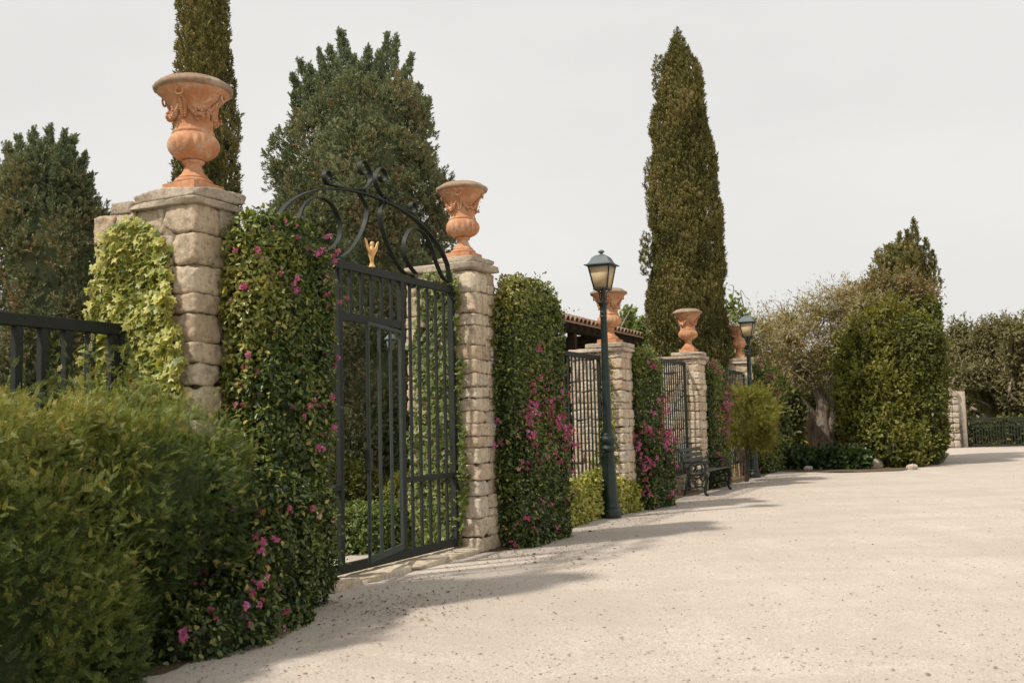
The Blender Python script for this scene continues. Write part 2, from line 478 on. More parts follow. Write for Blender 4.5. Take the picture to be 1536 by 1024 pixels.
# ---------------------------------------------------------------- foliage machinery
def norm(a): return a / (np.linalg.norm(a, axis=1)[:, None] + 1e-9)
def orient(y, z):
    y = norm(y); z = z - y * np.sum(y * z, 1)[:, None]; z = norm(z); x = np.cross(y, z)
    return np.stack([x, y, z], 1)          # rows = axes
def scatter(T, pos, Rm, s, rnd, g=rng):
    tv, tf, tc = T; n = len(pos); k = len(tv)
    v = np.einsum('kc,ncd->nkd', tv, Rm) * np.asarray(s)[:, None, None] + pos[:, None, :]
    f = (tf[None] + (np.arange(n) * k)[:, None, None]).reshape(-1, tf.shape[1])
    r = np.clip(rnd[:, None] + tc[None, :], 0, 1)
    return v.reshape(-1, 3), f, r.ravel()
def T_(v, f, c=None):
    v = np.array(v, float); return v, np.array(f), (np.zeros(len(v)) if c is None else np.array(c, float))
LEAF = T_([(0, 0, 0), (-.26, .3, .07), (-.24, .66, .05), (0, 1, -.10), (.24, .66, .05), (.26, .3, .07)], [(0, 3, 2, 1), (0, 5, 4, 3)])
DIAM = T_([(0, 0, 0), (-.2, .45, .05), (0, 1, -.04), (.2, .45, .05)], [(0, 2, 1), (0, 3, 2)])
NARROW = T_([(0, 0, 0), (-.1, .5, .02), (0, 1, 0), (.1, .5, .02)], [(0, 3, 2, 1)])
def ivy_template():
    ang = [-90, -50, -20, 10, 38, 62, 90, 118, 142, 170, 200, 230]
    rad = [.08, .40, .55, .36, .62, .40, .72, .40, .62, .36, .55, .40]
    v = [(0, .35, .03)]; c = [-.22]
    for a, r in zip(ang, rad):
        v.append((r * math.cos(R(a)), .35 + r * math.sin(R(a)), -.12 * r)); c.append(.16)
    f = [(0, i, i % 12 + 1) for i in range(1, 13)]
    return T_(v, f, c)
IVY = ivy_template()
def pinnate():
    v = []; f = []
    g = np.random.default_rng(3)
    for i in range(6):
        for sgn in (-1, 1):
            y = .08 + i * .15; a = R(55) * sgn; L = .30 * (1 - .4 * abs(i - 2) / 4)
            d = np.array([math.sin(a), math.cos(a), g.uniform(-.3, .25)]); n = np.array([math.cos(a), -math.sin(a), 0])
            b = np.array([0, y, -.1 * (y ** 2)]); k = len(v)
            v += [b, b + d * L * .5 + n * .05, b + d * L, b + d * L * .5 - n * .05]; f.append((k, k + 1, k + 2, k + 3))
    k = len(v); b = np.array([0, .95, -.1])
    v += [b, b + [.05, .14, 0], b + [0, .32, -.06], b + [-.05, .14, 0]]; f.append((k, k + 1, k + 2, k + 3))
    k = len(v); v += [(-.008, 0, 0), (.008, 0, 0), (.006, .95, -.1), (-.006, .95, -.1)]; f.append((k, k + 1, k + 2, k + 3))
    return T_(v, f)
PINN = pinnate()
def conifer_sprig(n=13, spread=1.0, seed=1):
    g = np.random.default_rng(seed); v = []; f = []; c = []
    for i in range(n):
        y = g.uniform(0, .62); a = g.uniform(0, 6.28); tilt = R(g.uniform(15, 62)) * spread
        L = g.uniform(.30, .48) * (1 - .35 * y)
        d = np.array([math.sin(tilt) * math.cos(a), math.cos(tilt), math.sin(tilt) * math.sin(a)])
        s = np.cross(d, g.normal(size=3)); s /= np.linalg.norm(s)
        b = np.array([0, y, 0]); k = len(v); w = .052
        v += [b, b + d * L * .55 + s * w, b + d * L, b + d * L * .55 - s * w]; f.append((k, k + 1, k + 2, k + 3)); q = g.uniform(-.08, .08); c += [q] * 4
    return T_(v, f, c)
SPRIG = conifer_sprig()
PLUME = conifer_sprig(16, .6, 4)
def bract_template():
    v = []; f = []; c = []; g = np.random.default_rng(8)
    for i in range(9):
        d = g.normal(size=3); d[2] = abs(d[2]) + .15; d /= np.linalg.norm(d)
        b = d * .32
        for j in range(2):
            t = np.cross(d, g.normal(size=3)); t /= np.linalg.norm(t); s = np.cross(t, d); k = len(v)
            q = g.uniform(-.15, .15)
            v += [b, b + t * .26 + s * .22 + d * .12, b + t * .60 + d * .22, b + t * .26 - s * .22 + d * .12]; f.append((k, k + 1, k + 2, k + 3)); c += [q] * 4
    return T_(v, f, c)
BRACT = bract_template()

def jit(n, a=1.0, g=rng): return g.normal(size=(n, 3)) * a

class Blob:
    """superellipsoid with lumps, in a frame"""
    def __init__(s, c, h, e=4., amp=.06, sc=5., seed=0, ax=None, zmin=0.0):
        s.c = np.asarray(c, float); s.h = np.asarray(h, float); s.e = e; s.amp = amp; s.sc = sc; s.seed = seed
        s.ax = FRAME if ax is None else ax; s.zmin = zmin
        h = s.h; s.area = 8 * (h[0] * h[1] + h[1] * h[2] + h[0] * h[2]) * (.8 if e < 3 else 1)
    def surf(s, n, inset=0.0, g=rng):
        h = s.h; ar = np.array([h[1] * h[2], h[0] * h[2], h[0] * h[1]]); a = g.choice(3, size=n, p=ar / ar.sum())
        p = g.uniform(-1, 1, size=(n, 3)); p[np.arange(n), a] = np.sign(g.uniform(-1, 1, n))
        return s._map(p, inset)
    def _map(s, p, inset):
        r = (np.sum(np.abs(p) ** s.e, 1)) ** (1 / s.e); q = p / r[:, None]
        nl = np.sign(q) * np.abs(q) ** (s.e - 1) / s.h; nl = norm(nl)
        loc = q * s.h
        nw = nl @ s.ax; w = s.c + loc @ s.ax
        d = s.amp * lumps(w, s.sc, s.seed, 3) + s.amp * .55 * lumps(w, s.sc * 3.6, s.seed + 7, 2)
        w = w + nw * (d - inset)[:, None]
        return w, nw
    def inside(s, w, sh=.9):
        l = (w - s.c) @ s.ax.T / s.h; return (np.sum(np.abs(l) ** s.e, 1)) ** (1 / s.e) < sh
    def core(s, inset=.10):
        P, F = stone_template(9); w, _ = s._map(P, inset); w[:, 2] = np.maximum(w[:, 2], s.zmin); return w, F

def foliage_on(blobs, dens, T, size, mode='leaf', depth=.10, smin=.7, smax=1.25, var=.5, rb=.45, up=.3, keep=None, g=rng, hz=None):
    """leaf set on lumpy blobs; returns verts, faces, rnd"""
    VV = []; FF = []; RR = []; k = 0
    for i, b in enumerate(blobs):
        n = int(b.area * dens); w, nw = b.surf(n, 0, g)
        w = w - nw * (np.abs(g.normal(size=n)) * depth)[:, None] + nw * (g.uniform(0, .4, n) ** 2 * depth)[:, None]
        m = w[:, 2] > b.zmin
        for j, o in enumerate(blobs):
            if j != i: m &= ~o.inside(w, .86)
        if keep is not None: m &= keep(w)
        w = w[m]; nw = nw[m]; n = len(w)
        if n == 0: continue
        if mode == 'leaf':       # blades drooping outward, faces to the light
            y = nw * .35 + jit(n, .65, g) + [0, 0, -.25]; z = nw * .9 + UP * up + jit(n, .45, g)
        elif mode == 'sprig':
            y = nw * .8 + jit(n, .5, g) + UP * up; z = nw + UP * .6 + jit(n, .5, g)
        else:                    # plume
            y = nw * .35 + jit(n, .28, g) + UP * up; z = nw + jit(n, .4, g)
        cl = .5 + .5 * lumps(w, 3.2, b.seed + 50, 3)
        r = np.clip(rb + (cl - .5) * var + g.normal(size=n) * .17, 0, .97)
        if hz: r = np.clip(r + hz[0] * np.clip((w[:, 2] - hz[1]) / hz[2], -1, 1), 0, .93)  # shade put into leaf colour: tone darkens below and lightens above mid height
        sp = g.uniform(size=n) < .005; r[sp] = g.uniform(.9, 1, sp.sum())
        v, f, q = scatter(T, w, orient(y, z), size * g.uniform(smin, smax, n), r, g)
        VV.append(v); FF.append(f + k); RR.append(q); k += len(v)
    return np.concatenate(VV), np.concatenate(FF), np.concatenate(RR)

def merge(parts):
    VV = []; FF = []; RR = []; k = 0
    for v, f, r in parts:
        VV.append(v); FF.append(f + k); RR.append(r); k += len(v)
    return np.concatenate(VV), FF, np.concatenate(RR)
def cores(blobs, inset, rnd=.05):  # added inner fill; darkest leaf tone stands in for shade between leaves
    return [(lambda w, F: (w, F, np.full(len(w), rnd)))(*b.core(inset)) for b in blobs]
def add_mesh(name, part, mat, parent, smooth=False):
    v, f, r = part; return mesh_np(name, v, f, mat, parent, r, smooth)

# ================================================================ SETTING
def sheet(name, pts, z, mat, sub=None):
    v = [(p[0], p[1], z) for p in pts]
    o = mesh_np(name, v, np.array([list(range(len(v)))]), mat); o['kind'] = 'structure'; return o
sheet('gravel_ground', [(-400, -60), (400, -60), (400, 600), (-400, 600)], 0, M['gravel'])
# garden soil/lawn on the far side of the wall line
def edge_poly(v0, v1, n0, n1, wob=.06, step=.25, seed=1):
    g = np.random.default_rng(seed); a = []; v = v0
    while v < v1:
        a.append(W(v, n1 + g.uniform(-wob, wob) + .05 * math.sin(v * 3), 0)); v += step
    return [W(v0, n0, 0)] + a + [W(v1, n1, 0), W(v1, n0, 0)]
sheet('garden_lawn', [W(-30, -1.0, 0), W(60, -1.0, 0), W(90, -60, 0), W(-60, -60, 0)][::-1], .006, M['lawn'])
for k, (a, b, c, d) in enumerate([(-4.5, -.8, -.5, 1.0), (-.8, .35, -.5, .72), (4.2, 5.9, -.4, .50), (5.9, 11.0, -.5, .30), (11.0, 20.5, -.5, .36)]):
    sheet('soil_bed', edge_poly(a, b, c, d, .05, .12, k), .004 + .0015 * k, M['soil'])
sheet('soil_bed', [tuple(ground(x, y)) for x, y in ((1150, 706), (1200, 707.5), (1262, 709), (1300, 708), (1352, 706), (1415, 694), (1424, 680), (1350, 668), (1150, 668))], .012, M['soil'])
sheet('far_scrub_ground', [(16, 43), (60, 41.5), (140, 140), (-20, 140)], .02, M['lawn'])

# stone threshold under the gate
gB = fr(Bp)[0]
t = thing('stone_threshold', 'low worn stone threshold under the tall iron gate', 'step', W(2, .1, 0))
vs = []; fs = []; rs = []; c = 0; x = .35
gg = np.random.default_rng(4)
while x < gB - .2:
    w = gg.uniform(.5, .95)
    if x + w > gB - .45: w = gB - .2 - x
    P = stone_verts(W(x + w / 2, .02, .015), [w / 2 + .004, .34 + gg.uniform(-.01, .015), .05], FRAME, int(x * 100), .006, 9)
    vs.append(P); fs.append(ST_F + c); rs.append(np.full(len(P), gg.uniform(.3, .8))); c += len(P); x += w
mesh_np('kerb_stones', np.concatenate(vs), np.concatenate(fs), M['stone'], t, np.concatenate(rs), True)

# ================================================================ PIERS
ZA = 3.20
GP = 'stone piers that carry terracotta urns along the wall'
def tall_steps(back, top):
    return [(-.37, .37, -.36, .38, top - .10, top), (-.40, .40, -.50, .41, top - .19, top - .103), (-.36, .36, -back - .03, -.47, top - .22, top - .12)]
za = float(at(290, 292, 7.70)[2]); zb = float(at(695, 390, 11.55)[2])
zc = float(at(915, 516, 16.0)[2]); zd = float(at(1033, 529, 20.6)[2]); ze = float(at(1109, 538, 25.6)[2])
build_pier('tall rubble stone pier at the left, half hidden by yellow variegated ivy', A, -.30, .22, -.75, .30, za - .15, 21, GP,
           [(-.31, .24, -.33, .32, za - .10, za), (-.30, .23, -.58, -.34, za - .16, za - .06), (-.34, .25, -.36, .335, za - .16, za - .104)])
build_pier('tall rubble stone pier right of the big iron gate, green ivy on its gate side', Bp, -.28, .26, -.62, .28, zb - .17, 22, GP,
           [(-.27, .27, -.28, .28, zb - .07, zb), (-.32, .31, -.64, .32, zb - .17, zb - .074)])
build_pier('lower stone pier directly behind the nearer green lamp post', Cp, -.27, .27, -.60, .27, zc - .14, 23, GP,
           [(-.32, .32, -.32, .32, zc - .075, zc), (-.33, .33, -.64, .34, zc - .14, zc - .08)], (.10, .19))
build_pier('lower stone pier above the backrest of the bench', Dp, -.27, .27, -.60, .27, zd - .14, 24, GP,
           [(-.32, .32, -.32, .32, zd - .075, zd), (-.33, .33, -.64, .34, zd - .14, zd - .08)], (.10, .19))
build_pier('farthest small stone pier behind the second lamp post', Ep, -.27, .27, -.60, .27, ze - .14, 25, GP,
           [(-.32, .32, -.32, .32, ze - .075, ze), (-.33, .33, -.64, .34, ze - .14, ze - .08)], (.10, .19))

# ================================================================ URNS
def make_urn(label):
    t = thing('terracotta_urn', label, 'urn', (0, 0, 0), 0, 'terracotta urns on the stone piers')
    m = MB(); m.box((0, 0, .035), (.33, .33, .07)); m.build('plinth', M['terra'], t, True, 30)
    m = MB(); m.lathe([(.14, .07), (.148, .08), (.15, .092), (.143, .104), (.128, .108), (.122, .113), (.124, .122), (.110, .135), (.088, .158), (.073, .185), (.064, .21), (.061, .228), (.066, .236), (.082, .242), (.087, .252), (.083, .262), (.07, .268), (.07, .275)], 40,
                      mod=lambda th, z: 1 + (.03 * math.cos(16 * th) if .13 < z < .23 else 0))
    m.build('stem', M['terra'], t, True, 50)
    def flute(th, z):
        k = max(0, 1 - abs(z - .36) / .105)
        return 1 + .10 * k * (abs(math.sin(9 * th)) - .6) + .02 * k * math.sin(23 * th + 3)
    prof = [(.07, .270), (.105, .276), (.135, .29), (.165, .312), (.186, .342), (.195, .375), (.194, .405), (.184, .435), (.168, .458), (.157, .468), (.160, .476), (.163, .484), (.158, .492), (.152, .498), (.150, .512), (.147, .518), (.148, .56), (.151, .60), (.157, .64), (.168, .675), (.186, .705), (.210, .735), (.238, .765), (.262, .79), (.275, .805), (.278, .815)]
    m = MB(); m.lathe(prof, 96, mod=flute); bowl = m.build('bowl', M['terra'], t, True, 60)
    m = MB()
    rope = lambda th, z: 1 + .014 * math.sin(34 * th + 60 * z) + .010 * math.sin(7 * th + 20 * z) + .008 * math.sin(19 * th + 90 * z) + .006 * math.sin(53 * th - 70 * z)
    m.lathe([(.27, .808), (.290, .812), (.302, .826), (.304, .843), (.296, .858), (.278, .868), (.262, .872), (.252, .885), (.236, .898), (.20, .912), (.12, .918), (.02, .92)], 96, mod=rope)
    m.build('rim', M['terra_w'], t, True, 60)
    def rad(z):
        return float(np.interp(z, [p[1] for p in prof], [p[0] for p in prof]))
    for q in range(4):
        a0 = math.pi / 4 + q * math.pi / 2 - .48
        g = np.random.default_rng(q)
        m = MB(); pts = []; rr = []
        for i in range(25):
            u = i / 24; th = a0 + u * math.pi / 2; z = .745 - .155 * math.sin(math.pi * u) ** .8
            r = rad(z) + .014
            pts.append((r * math.cos(th), r * math.sin(th), z)); rr.append(.009 + .017 * math.sin(math.pi * u) ** 2)
        m.tube(pts, rr, 8, wob=0)
        for i in range(2, 23):
            for _ in range(3):
                p = np.array(pts[i]); w = rr[i]
                o = p + g.normal(size=3) * w * .7 + np.array([p[0], p[1], 0]) / np.linalg.norm(p[:2]) * w * .6
                P, F = ST_LO; m.add(o + norm(P) * w * g.uniform(.4, .65), F.tolist())
        m.build('garland', M['terra'], bowl, True, 70)
        m = MB(); r = rad(.755) + .018; cc = np.array([r * math.cos(a0), r * math.sin(a0), .758]); rd = np.array([math.cos(a0), math.sin(a0), 0]); tg = np.array([-rd[1], rd[0], 0])
        m.tube([cc + .030 * (math.cos(x) * tg + math.sin(x) * UP) for x in np.linspace(0, 6.283, 15)], .0085, 8)
        m.build('ring', M['terra'], bowl, True, 70)
        m = MB(); P, F = ST_LO
        for i in range(9):
            z = .72 - i * .017; w = .014 + .012 * math.sin(i / 8 * 3.1)
            for s in (-1, 1):
                o = rd * (rad(z) + .012) + tg * s * w * .6 + UP * z; m.add(o + norm(P) * w * .75, F.tolist())
        m.build('tassel', M['terra'], bowl, True, 70)
    return t
wall_ang = math.atan2(V[1], V[0])
urn = make_urn('largest looking terracotta urn, on the ivy covered pier at the left')
def place_urn(o, p, z, s, lab=None, first=False, rot=0):
    loc = (p[0], p[1], z + .001)
    if first: o.location = loc; o.rotation_euler = (0, 0, wall_ang + rot)
    else: o = dup(o, loc, wall_ang + rot, lab)
    o.scale = (s, s, s); return o
place_urn(urn, A, za, 1.0, first=True)
place_urn(urn, Bp, zb, .99, 'orange terracotta urn on the pier at the right of the iron gate arch')
place_urn(urn, Cp, zc, .98, 'terracotta urn partly hidden behind the lantern pole of the near lamp')
place_urn(urn, Dp, zd, .99, 'terracotta urn standing in front of the tall dark cypress')
place_urn(urn, Ep, ze, .98, 'small distant terracotta urn just left of the second lamp head')

# ================================================================ MAIN GATE
GO = Bp.copy()
g_right = at(686, 640, 11.75)
gn, gv = .03, -.37          # gate plane offset from the urn line, and where it meets the pier
def Gt(t_, z, n=0.0): return W(gv - t_, gn + n, z, Bp)
def gpt(x, y):
    """photo pixel -> (t,z) in the plane of the gate"""
    d = ray(x, y); o = W(gv, gn, 0, Bp)
    k = ((o - EYE) @ N) / (d @ N); p = EYE + d * k; q = p - o
    return -float(q @ V), float(p[2])
tR, zR = gpt(685, 427); tT, zT = gpt(523, 400)
TOT = 2 * gpt(559, 250)[0]
t603 = gpt(603, 600)[0]; t510 = gpt(510, 600)[0]
ZG = .5 * (zR + zT)
gate = thing('iron_gate', 'tall dark wrought iron gate with scrolled arch and open wicket door', 'gate', Gt(TOT / 2, 0))
GAX = np.array([-V, N, UP])
def gbox(m, t0, t1, z0, z1, th=.045, n=0): m.box(Gt((t0 + t1) / 2, (z0 + z1) / 2, n), (abs(t1 - t0), th, z1 - z0), GAX)
ZB = .085
m = MB()
gbox(m, -.03, .035, ZB, ZG + .03, .07)
gbox(m, .035, TOT, ZG - .075, ZG, .05)
gbox(m, .035, TOT, ZB, ZB + .09, .05)
gbox(m, TOT - .035, TOT + .03, ZB, ZG + .03, .07)
m.build('frame', M['iron'], gate, True, 30)
tz = gpt(560, 480)[1]; tm = gpt(650, 715)[1]
m = MB(); gbox(m, t603 - .03, t603 + .03, ZB + .09, ZG - .075, .055); m.build('post', M['iron'], gate, True, 30)
m = MB(); gbox(m, t510 - .025, t510 + .03, ZB + .09, ZG - .075, .055); m.build('post', M['iron'], gate, True, 30)
m = MB(); gbox(m, t603 + .03, t510 - .025, tz - .05, tz + .03, .045); m.build('cross_rail', M['iron'], gate, True, 30)
for a_, b_ in ((.035, t603 - .03), (t510 + .03, TOT - .035)):
    m = MB(); gbox(m, a_, b_, tm - .03, tm + .03, .05); m.build('cross_rail', M['iron'], gate, True, 30)
nb = 6
for i in range(1, nb):
    m = MB(); x = .0 + t603 * i / nb
    m.box(Gt(x, (ZB + ZG) / 2), (.030, .030, ZG - ZB - .17), GAX); m.build('bar', M['iron'], gate, True, 30)
for i in range(1, 6):
    m = MB(); x = t603 + (t510 - t603) * i / 6
    m.box(Gt(x, (tz + ZG) / 2 - .02), (.030, .030, ZG - tz - .10), GAX); m.build('bar', M['iron'], gate, True, 30)
for i in range(1, 6):
    m = MB(); x = t510 + (TOT - t510) * i / 6
    m.box(Gt(x, (ZB + ZG) / 2), (.030, .030, ZG - ZB - .17), GAX); m.build('bar', M['iron'], gate, True, 30)
# wicket door standing ajar, hinged on the post nearer the arch centre
wk_w = t510 - t603 - .08
ang = R(-14)
hinge = Gt(t603 + .045, 0, .02)
wx = -V * math.cos(ang) - N * math.sin(ang); wn = np.cross(UP, wx)
WAX = np.array([wx, wn, UP])
zt2 = tz - .07; zb2 = ZB + .10
m = MB()
def wbox(m, a, b, z0, z1, th=.03): m.box(hinge + wx * (a + b) / 2 + UP * (z0 + z1) / 2, (b - a, th, z1 - z0), WAX)
wbox(m, 0, .03, zb2, zt2); wbox(m, wk_w - .03, wk_w, zb2, zt2); wbox(m, .03, wk_w - .03, zt2 - .035, zt2, .028); wbox(m, .03, wk_w - .03, zb2, zb2 + .06, .026)
for i in range(1, 3): wbox(m, wk_w * i / 3 - .03, wk_w * i / 3 + .03, zb2 + .06, zt2 - .035, .018)
wk = m.build('wicket_door', M['grey_green'], gate, True, 30)
m = MB(); m.tube([hinge + wx * (wk_w - .02) + UP * 1.12 - wn * .02, hinge + wx * (wk_w - .02) + UP * 1.12 - wn * .06, hinge + wx * (wk_w - .12) + UP * 1.12 - wn * .06], .009, 6); m.build('handle', M['iron'], wk, True)
for zz in (.35, 1.25, 2.15):
    m = MB(); hp = hinge + UP * zz
    m.tube([hp - UP * .05, hp + UP * .05], .016, 8); m.build('hinge', M['iron'], wk, True, 40)
m = MB(); m.box(hinge + wx * (wk_w - .015) + UP * 1.12, (.10, .05, .20), WAX); m.build('lock_box', M['iron'], wk, True, 30)
# arch of flat bars
def ribbon(m, pts, w=.05, th=.011):
    """pts (t,z) in gate plane; flat bar on edge"""
    pts = np.array(pts); n = len(pts); vs = []
    for i in range(n):
        d = pts[min(i + 1, n - 1)] - pts[max(i - 1, 0)]; d = d / (np.linalg.norm(d) + 1e-9); q = np.array([-d[1], d[0]]) * th / 2
        for s, k in ((1, 1), (1, -1), (-1, -1), (-1, 1)):
            vs.append(Gt(pts[i][0] + q[0] * s, pts[i][1] + q[1] * s, k * w / 2))
    fs = [[i * 4 + k, i * 4 + (k + 1) % 4, (i + 1) * 4 + (k + 1) % 4, (i + 1) * 4 + k] for i in range(n - 1) for k in range(4)]
    fs += [[3, 2, 1, 0], [(n - 1) * 4 + k for k in range(4)]]
    m.add(vs, fs)
def spline(p, k=10):
    p = [np.array(x, float) for x in p]; p = [2 * p[0] - p[1]] + p + [2 * p[-1] - p[-2]]; o = []
    for i in range(1, len(p) - 2):
        for j in range(k):
            u = j / k; a, b, c_, d = p[i - 1], p[i], p[i + 1], p[i + 2]
            o.append(.5 * (2 * b + (c_ - a) * u + (2 * a - 5 * b + 4 * c_ - d) * u * u + (3 * b - a - 3 * c_ + d) * u ** 3))
    o.append(p[-2]); return o
def curl(end, prev, r, turns=1.15, sgn=1, k=22):
    """spiral that continues a curve from prev->end"""
    end = np.array(end); d = end - np.array(prev); d /= np.linalg.norm(d); nn = np.array([-d[1], d[0]]) * sgn
    c_ = end + nn * r; a0 = math.atan2(*(end - c_)[::-1]); o = []
    for i in range(1, k + 1):
        a = a0 + sgn * turns * 2 * math.pi * i / k; rr = r * (1 - .42 * i / k); o.append(c_ + rr * np.array([math.cos(a), math.sin(a)]))
    return o
def sc2(x, y): return gpt(400 + x * .27335, 200 + y * .27335)    # crop coordinates measured on the arch
mid = TOT / 2
def mirror(pts): return [(2 * mid - p[0], p[1]) for p in pts]
H0 = ZG
arch = [(.0, H0 + .03)]
apex = gpt(548, 291)[1]
arcp = []
for i in range(41):
    u = i / 40; tt = u * TOT; k = (tt - mid) / (TOT / 2)
    arcp.append((tt, H0 + .02 + (apex - H0 - .02) * math.sqrt(max(0, 1 - abs(k) ** 2.15))))
m = MB(); ribbon(m, arcp, .055, .016); ah = m.build('arch_bar', M['iron'], gate, True, 40)
def scroll(name, pts, w=.05, th=.011, both=True):
    for pp in ([pts, mirror(pts)] if both else [pts]):
        m = MB(); ribbon(m, pp, w, th); m.build(name, M['iron'], gate, True, 40)
# right upper S: lies on the arch, sweeps up to the crown and curls over
e = sc2(672, 372); s1 = [sc2(800, 440), sc2(735, 410), e, sc2(625, 330), sc2(598, 275), sc2(596, 235), sc2(612, 200)]
sp = spline(s1)
tail = curl(sp[-1], sp[-2], .085, .85, 1)
head = curl(sp[0], sp[1], .07, .85, -1)[::-1]
# decide curl direction by trying to keep the crown curl outward (away from the middle, to the right)
scroll('crown_scroll', head + sp + tail)
# big inner C scrolls hanging from the arch
s2 = [sc2(648, 392), sc2(622, 430), sc2(628, 500), sc2(655, 590), sc2(700, 690), sc2(750, 760), sc2(795, 778)]
sp = spline(s2); scroll('inner_scroll', curl(sp[0], sp[1], .05, .9, -1)[::-1] + sp + curl(sp[-1], sp[-2], .075, 1.1, 1 if True else -1))
s3 = [sc2(826, 522), sc2(785, 530), sc2(755, 590), sc2(758, 670), sc2(790, 735), sc2(820, 770)]
sp = spline(s3); scroll('side_scroll', sp)
s4 = [sc2(826, 522), sc2(870, 560), sc2(905, 630), sc2(930, 710), sc2(965, 790), sc2(1000, 818)]
scroll('side_scroll', spline(s4))
# gilded bird ornament on the top rail
gt, gz = gpt(558, 397)
bird = MB(); bt = gt
def bp(a, z, n=0): return Gt(bt + a, ZG + z, n)
bird.tube([bp(0, .0), bp(0, .03), bp(.004, .07), bp(.008, .12), bp(.004, .17), bp(0, .20), bp(-.002, .222), bp(-.004, .238), bp(-.006, .256), bp(-.006, .268)], [.02, .012, .016, .028, .032, .022, .014, .021, .020, .008], 12)
bird.tube([bp(0, .01), bp(0, .05), bp(0, .09)], [.035, .018, .012], 8)
bird.tube([bp(-.006, .245), bp(-.026, .243), bp(-.040, .234)], [.012, .008, .002], 6)
for s in (-1, 1):
    o = [(s * .010, .115), (s * .045, .135), (s * .090, .19), (s * .118, .285), (s * .098, .270), (s * .088, .262), (s * .070, .225), (s * .050, .205), (s * .030, .185), (s * .014, .175)]
    n = len(o); vs = [bp(a, z, -.006) for a, z in o] + [bp(a, z, .006) for a, z in o]
    fs = [list(range(n)), list(range(n, 2 * n))[::-1]] + [[i, (i + 1) % n, n + (i + 1) % n, n + i] for i in range(n)]
    bird.add(vs, fs)
bird.build('gilded_bird', M['gold'], gate, True, 40)

# ================================================================ RAILINGS
GR = 'dark iron railings between the piers'
def railing(label, p0, p1, z0, z1, nbars, rail=.06, bar=.04, mats='iron', grp=GR, mid_r=None, posts=True, name='iron_railing', bw=None):
    p0 = np.array(p0); p1 = np.array(p1); p0[2] = p1[2] = 0
    d = p1 - p0; L = np.linalg.norm(d); x = d / L; ax = np.array([x, np.cross(UP, x), UP])
    t = thing(name, label, 'railing', (p0 + p1) / 2, group=grp); mt = M[mats]
    m = MB(); m.box((p0 + p1) / 2 + UP * (z1 - rail / 2), (L, bar * 1.3, rail), ax); m.build('top_rail', mt, t, True, 30)
    m = MB(); m.box((p0 + p1) / 2 + UP * (z0 + rail / 2), (L, bar * 1.2, rail), ax); m.build('bottom_rail', mt, t, True, 30)
    if mid_r:
        m = MB(); m.box((p0 + p1) / 2 + UP * mid_r, (L, bar * 1.1, rail * .6), ax); m.build('middle_rail', mt, t, True, 30)
    for i in range(nbars):
        u = (i + .5) / nbars; m = MB()
        m.box(p0 + d * u + UP * (z0 + z1) / 2, (bw or bar, bar, z1 - z0 - rail * 2), ax); m.build('bar', mt, t, True, 30)
    if posts:
        for u in (0, 1):
            m = MB(); m.box(p0 + d * u + UP * (z1 / 2), (bar * 1.7, bar * 1.7, z1 + .01), ax); m.build('post', mt, t, True, 30)
    return t
# front left railing beside pier A
nr = -.36
q0 = W(-.34, nr, 0)
zr = float(at(186, 487, q0[1])[2])
railing('heavy dark railing rising out of the bush at the left edge', W(-.36, nr, 0), W(-3.6, nr, 0), .5, zr, 16, .085, .055, 'iron', GR, posts=True, bw=.06)
vC, nC = fr(Cp); vD, _ = fr(Dp); vE, _ = fr(Ep)
z2 = float(at(873, 533, 15.6)[2]); z3 = float(at(1015, 542, 20)[2])
railing('barred iron fence behind the near lamp post', W(gB + .33, nC - .09, 0), W(vC - .30, nC - .09, 0), .35, z2, 28, .07, .024, mid_r=None)
railing('narrow barred iron fence left of the bench', W(vC + .30, nC - .12, 0), W(vD - .30, nC - .12, 0), .35, z3, 30, .07, .024)
railing('farthest barred iron fence, behind the wispy shrub', W(vD + .30, nC - .12, 0), W(vE - .30, nC - .12, 0), .35, z3, 30, .07, .024)

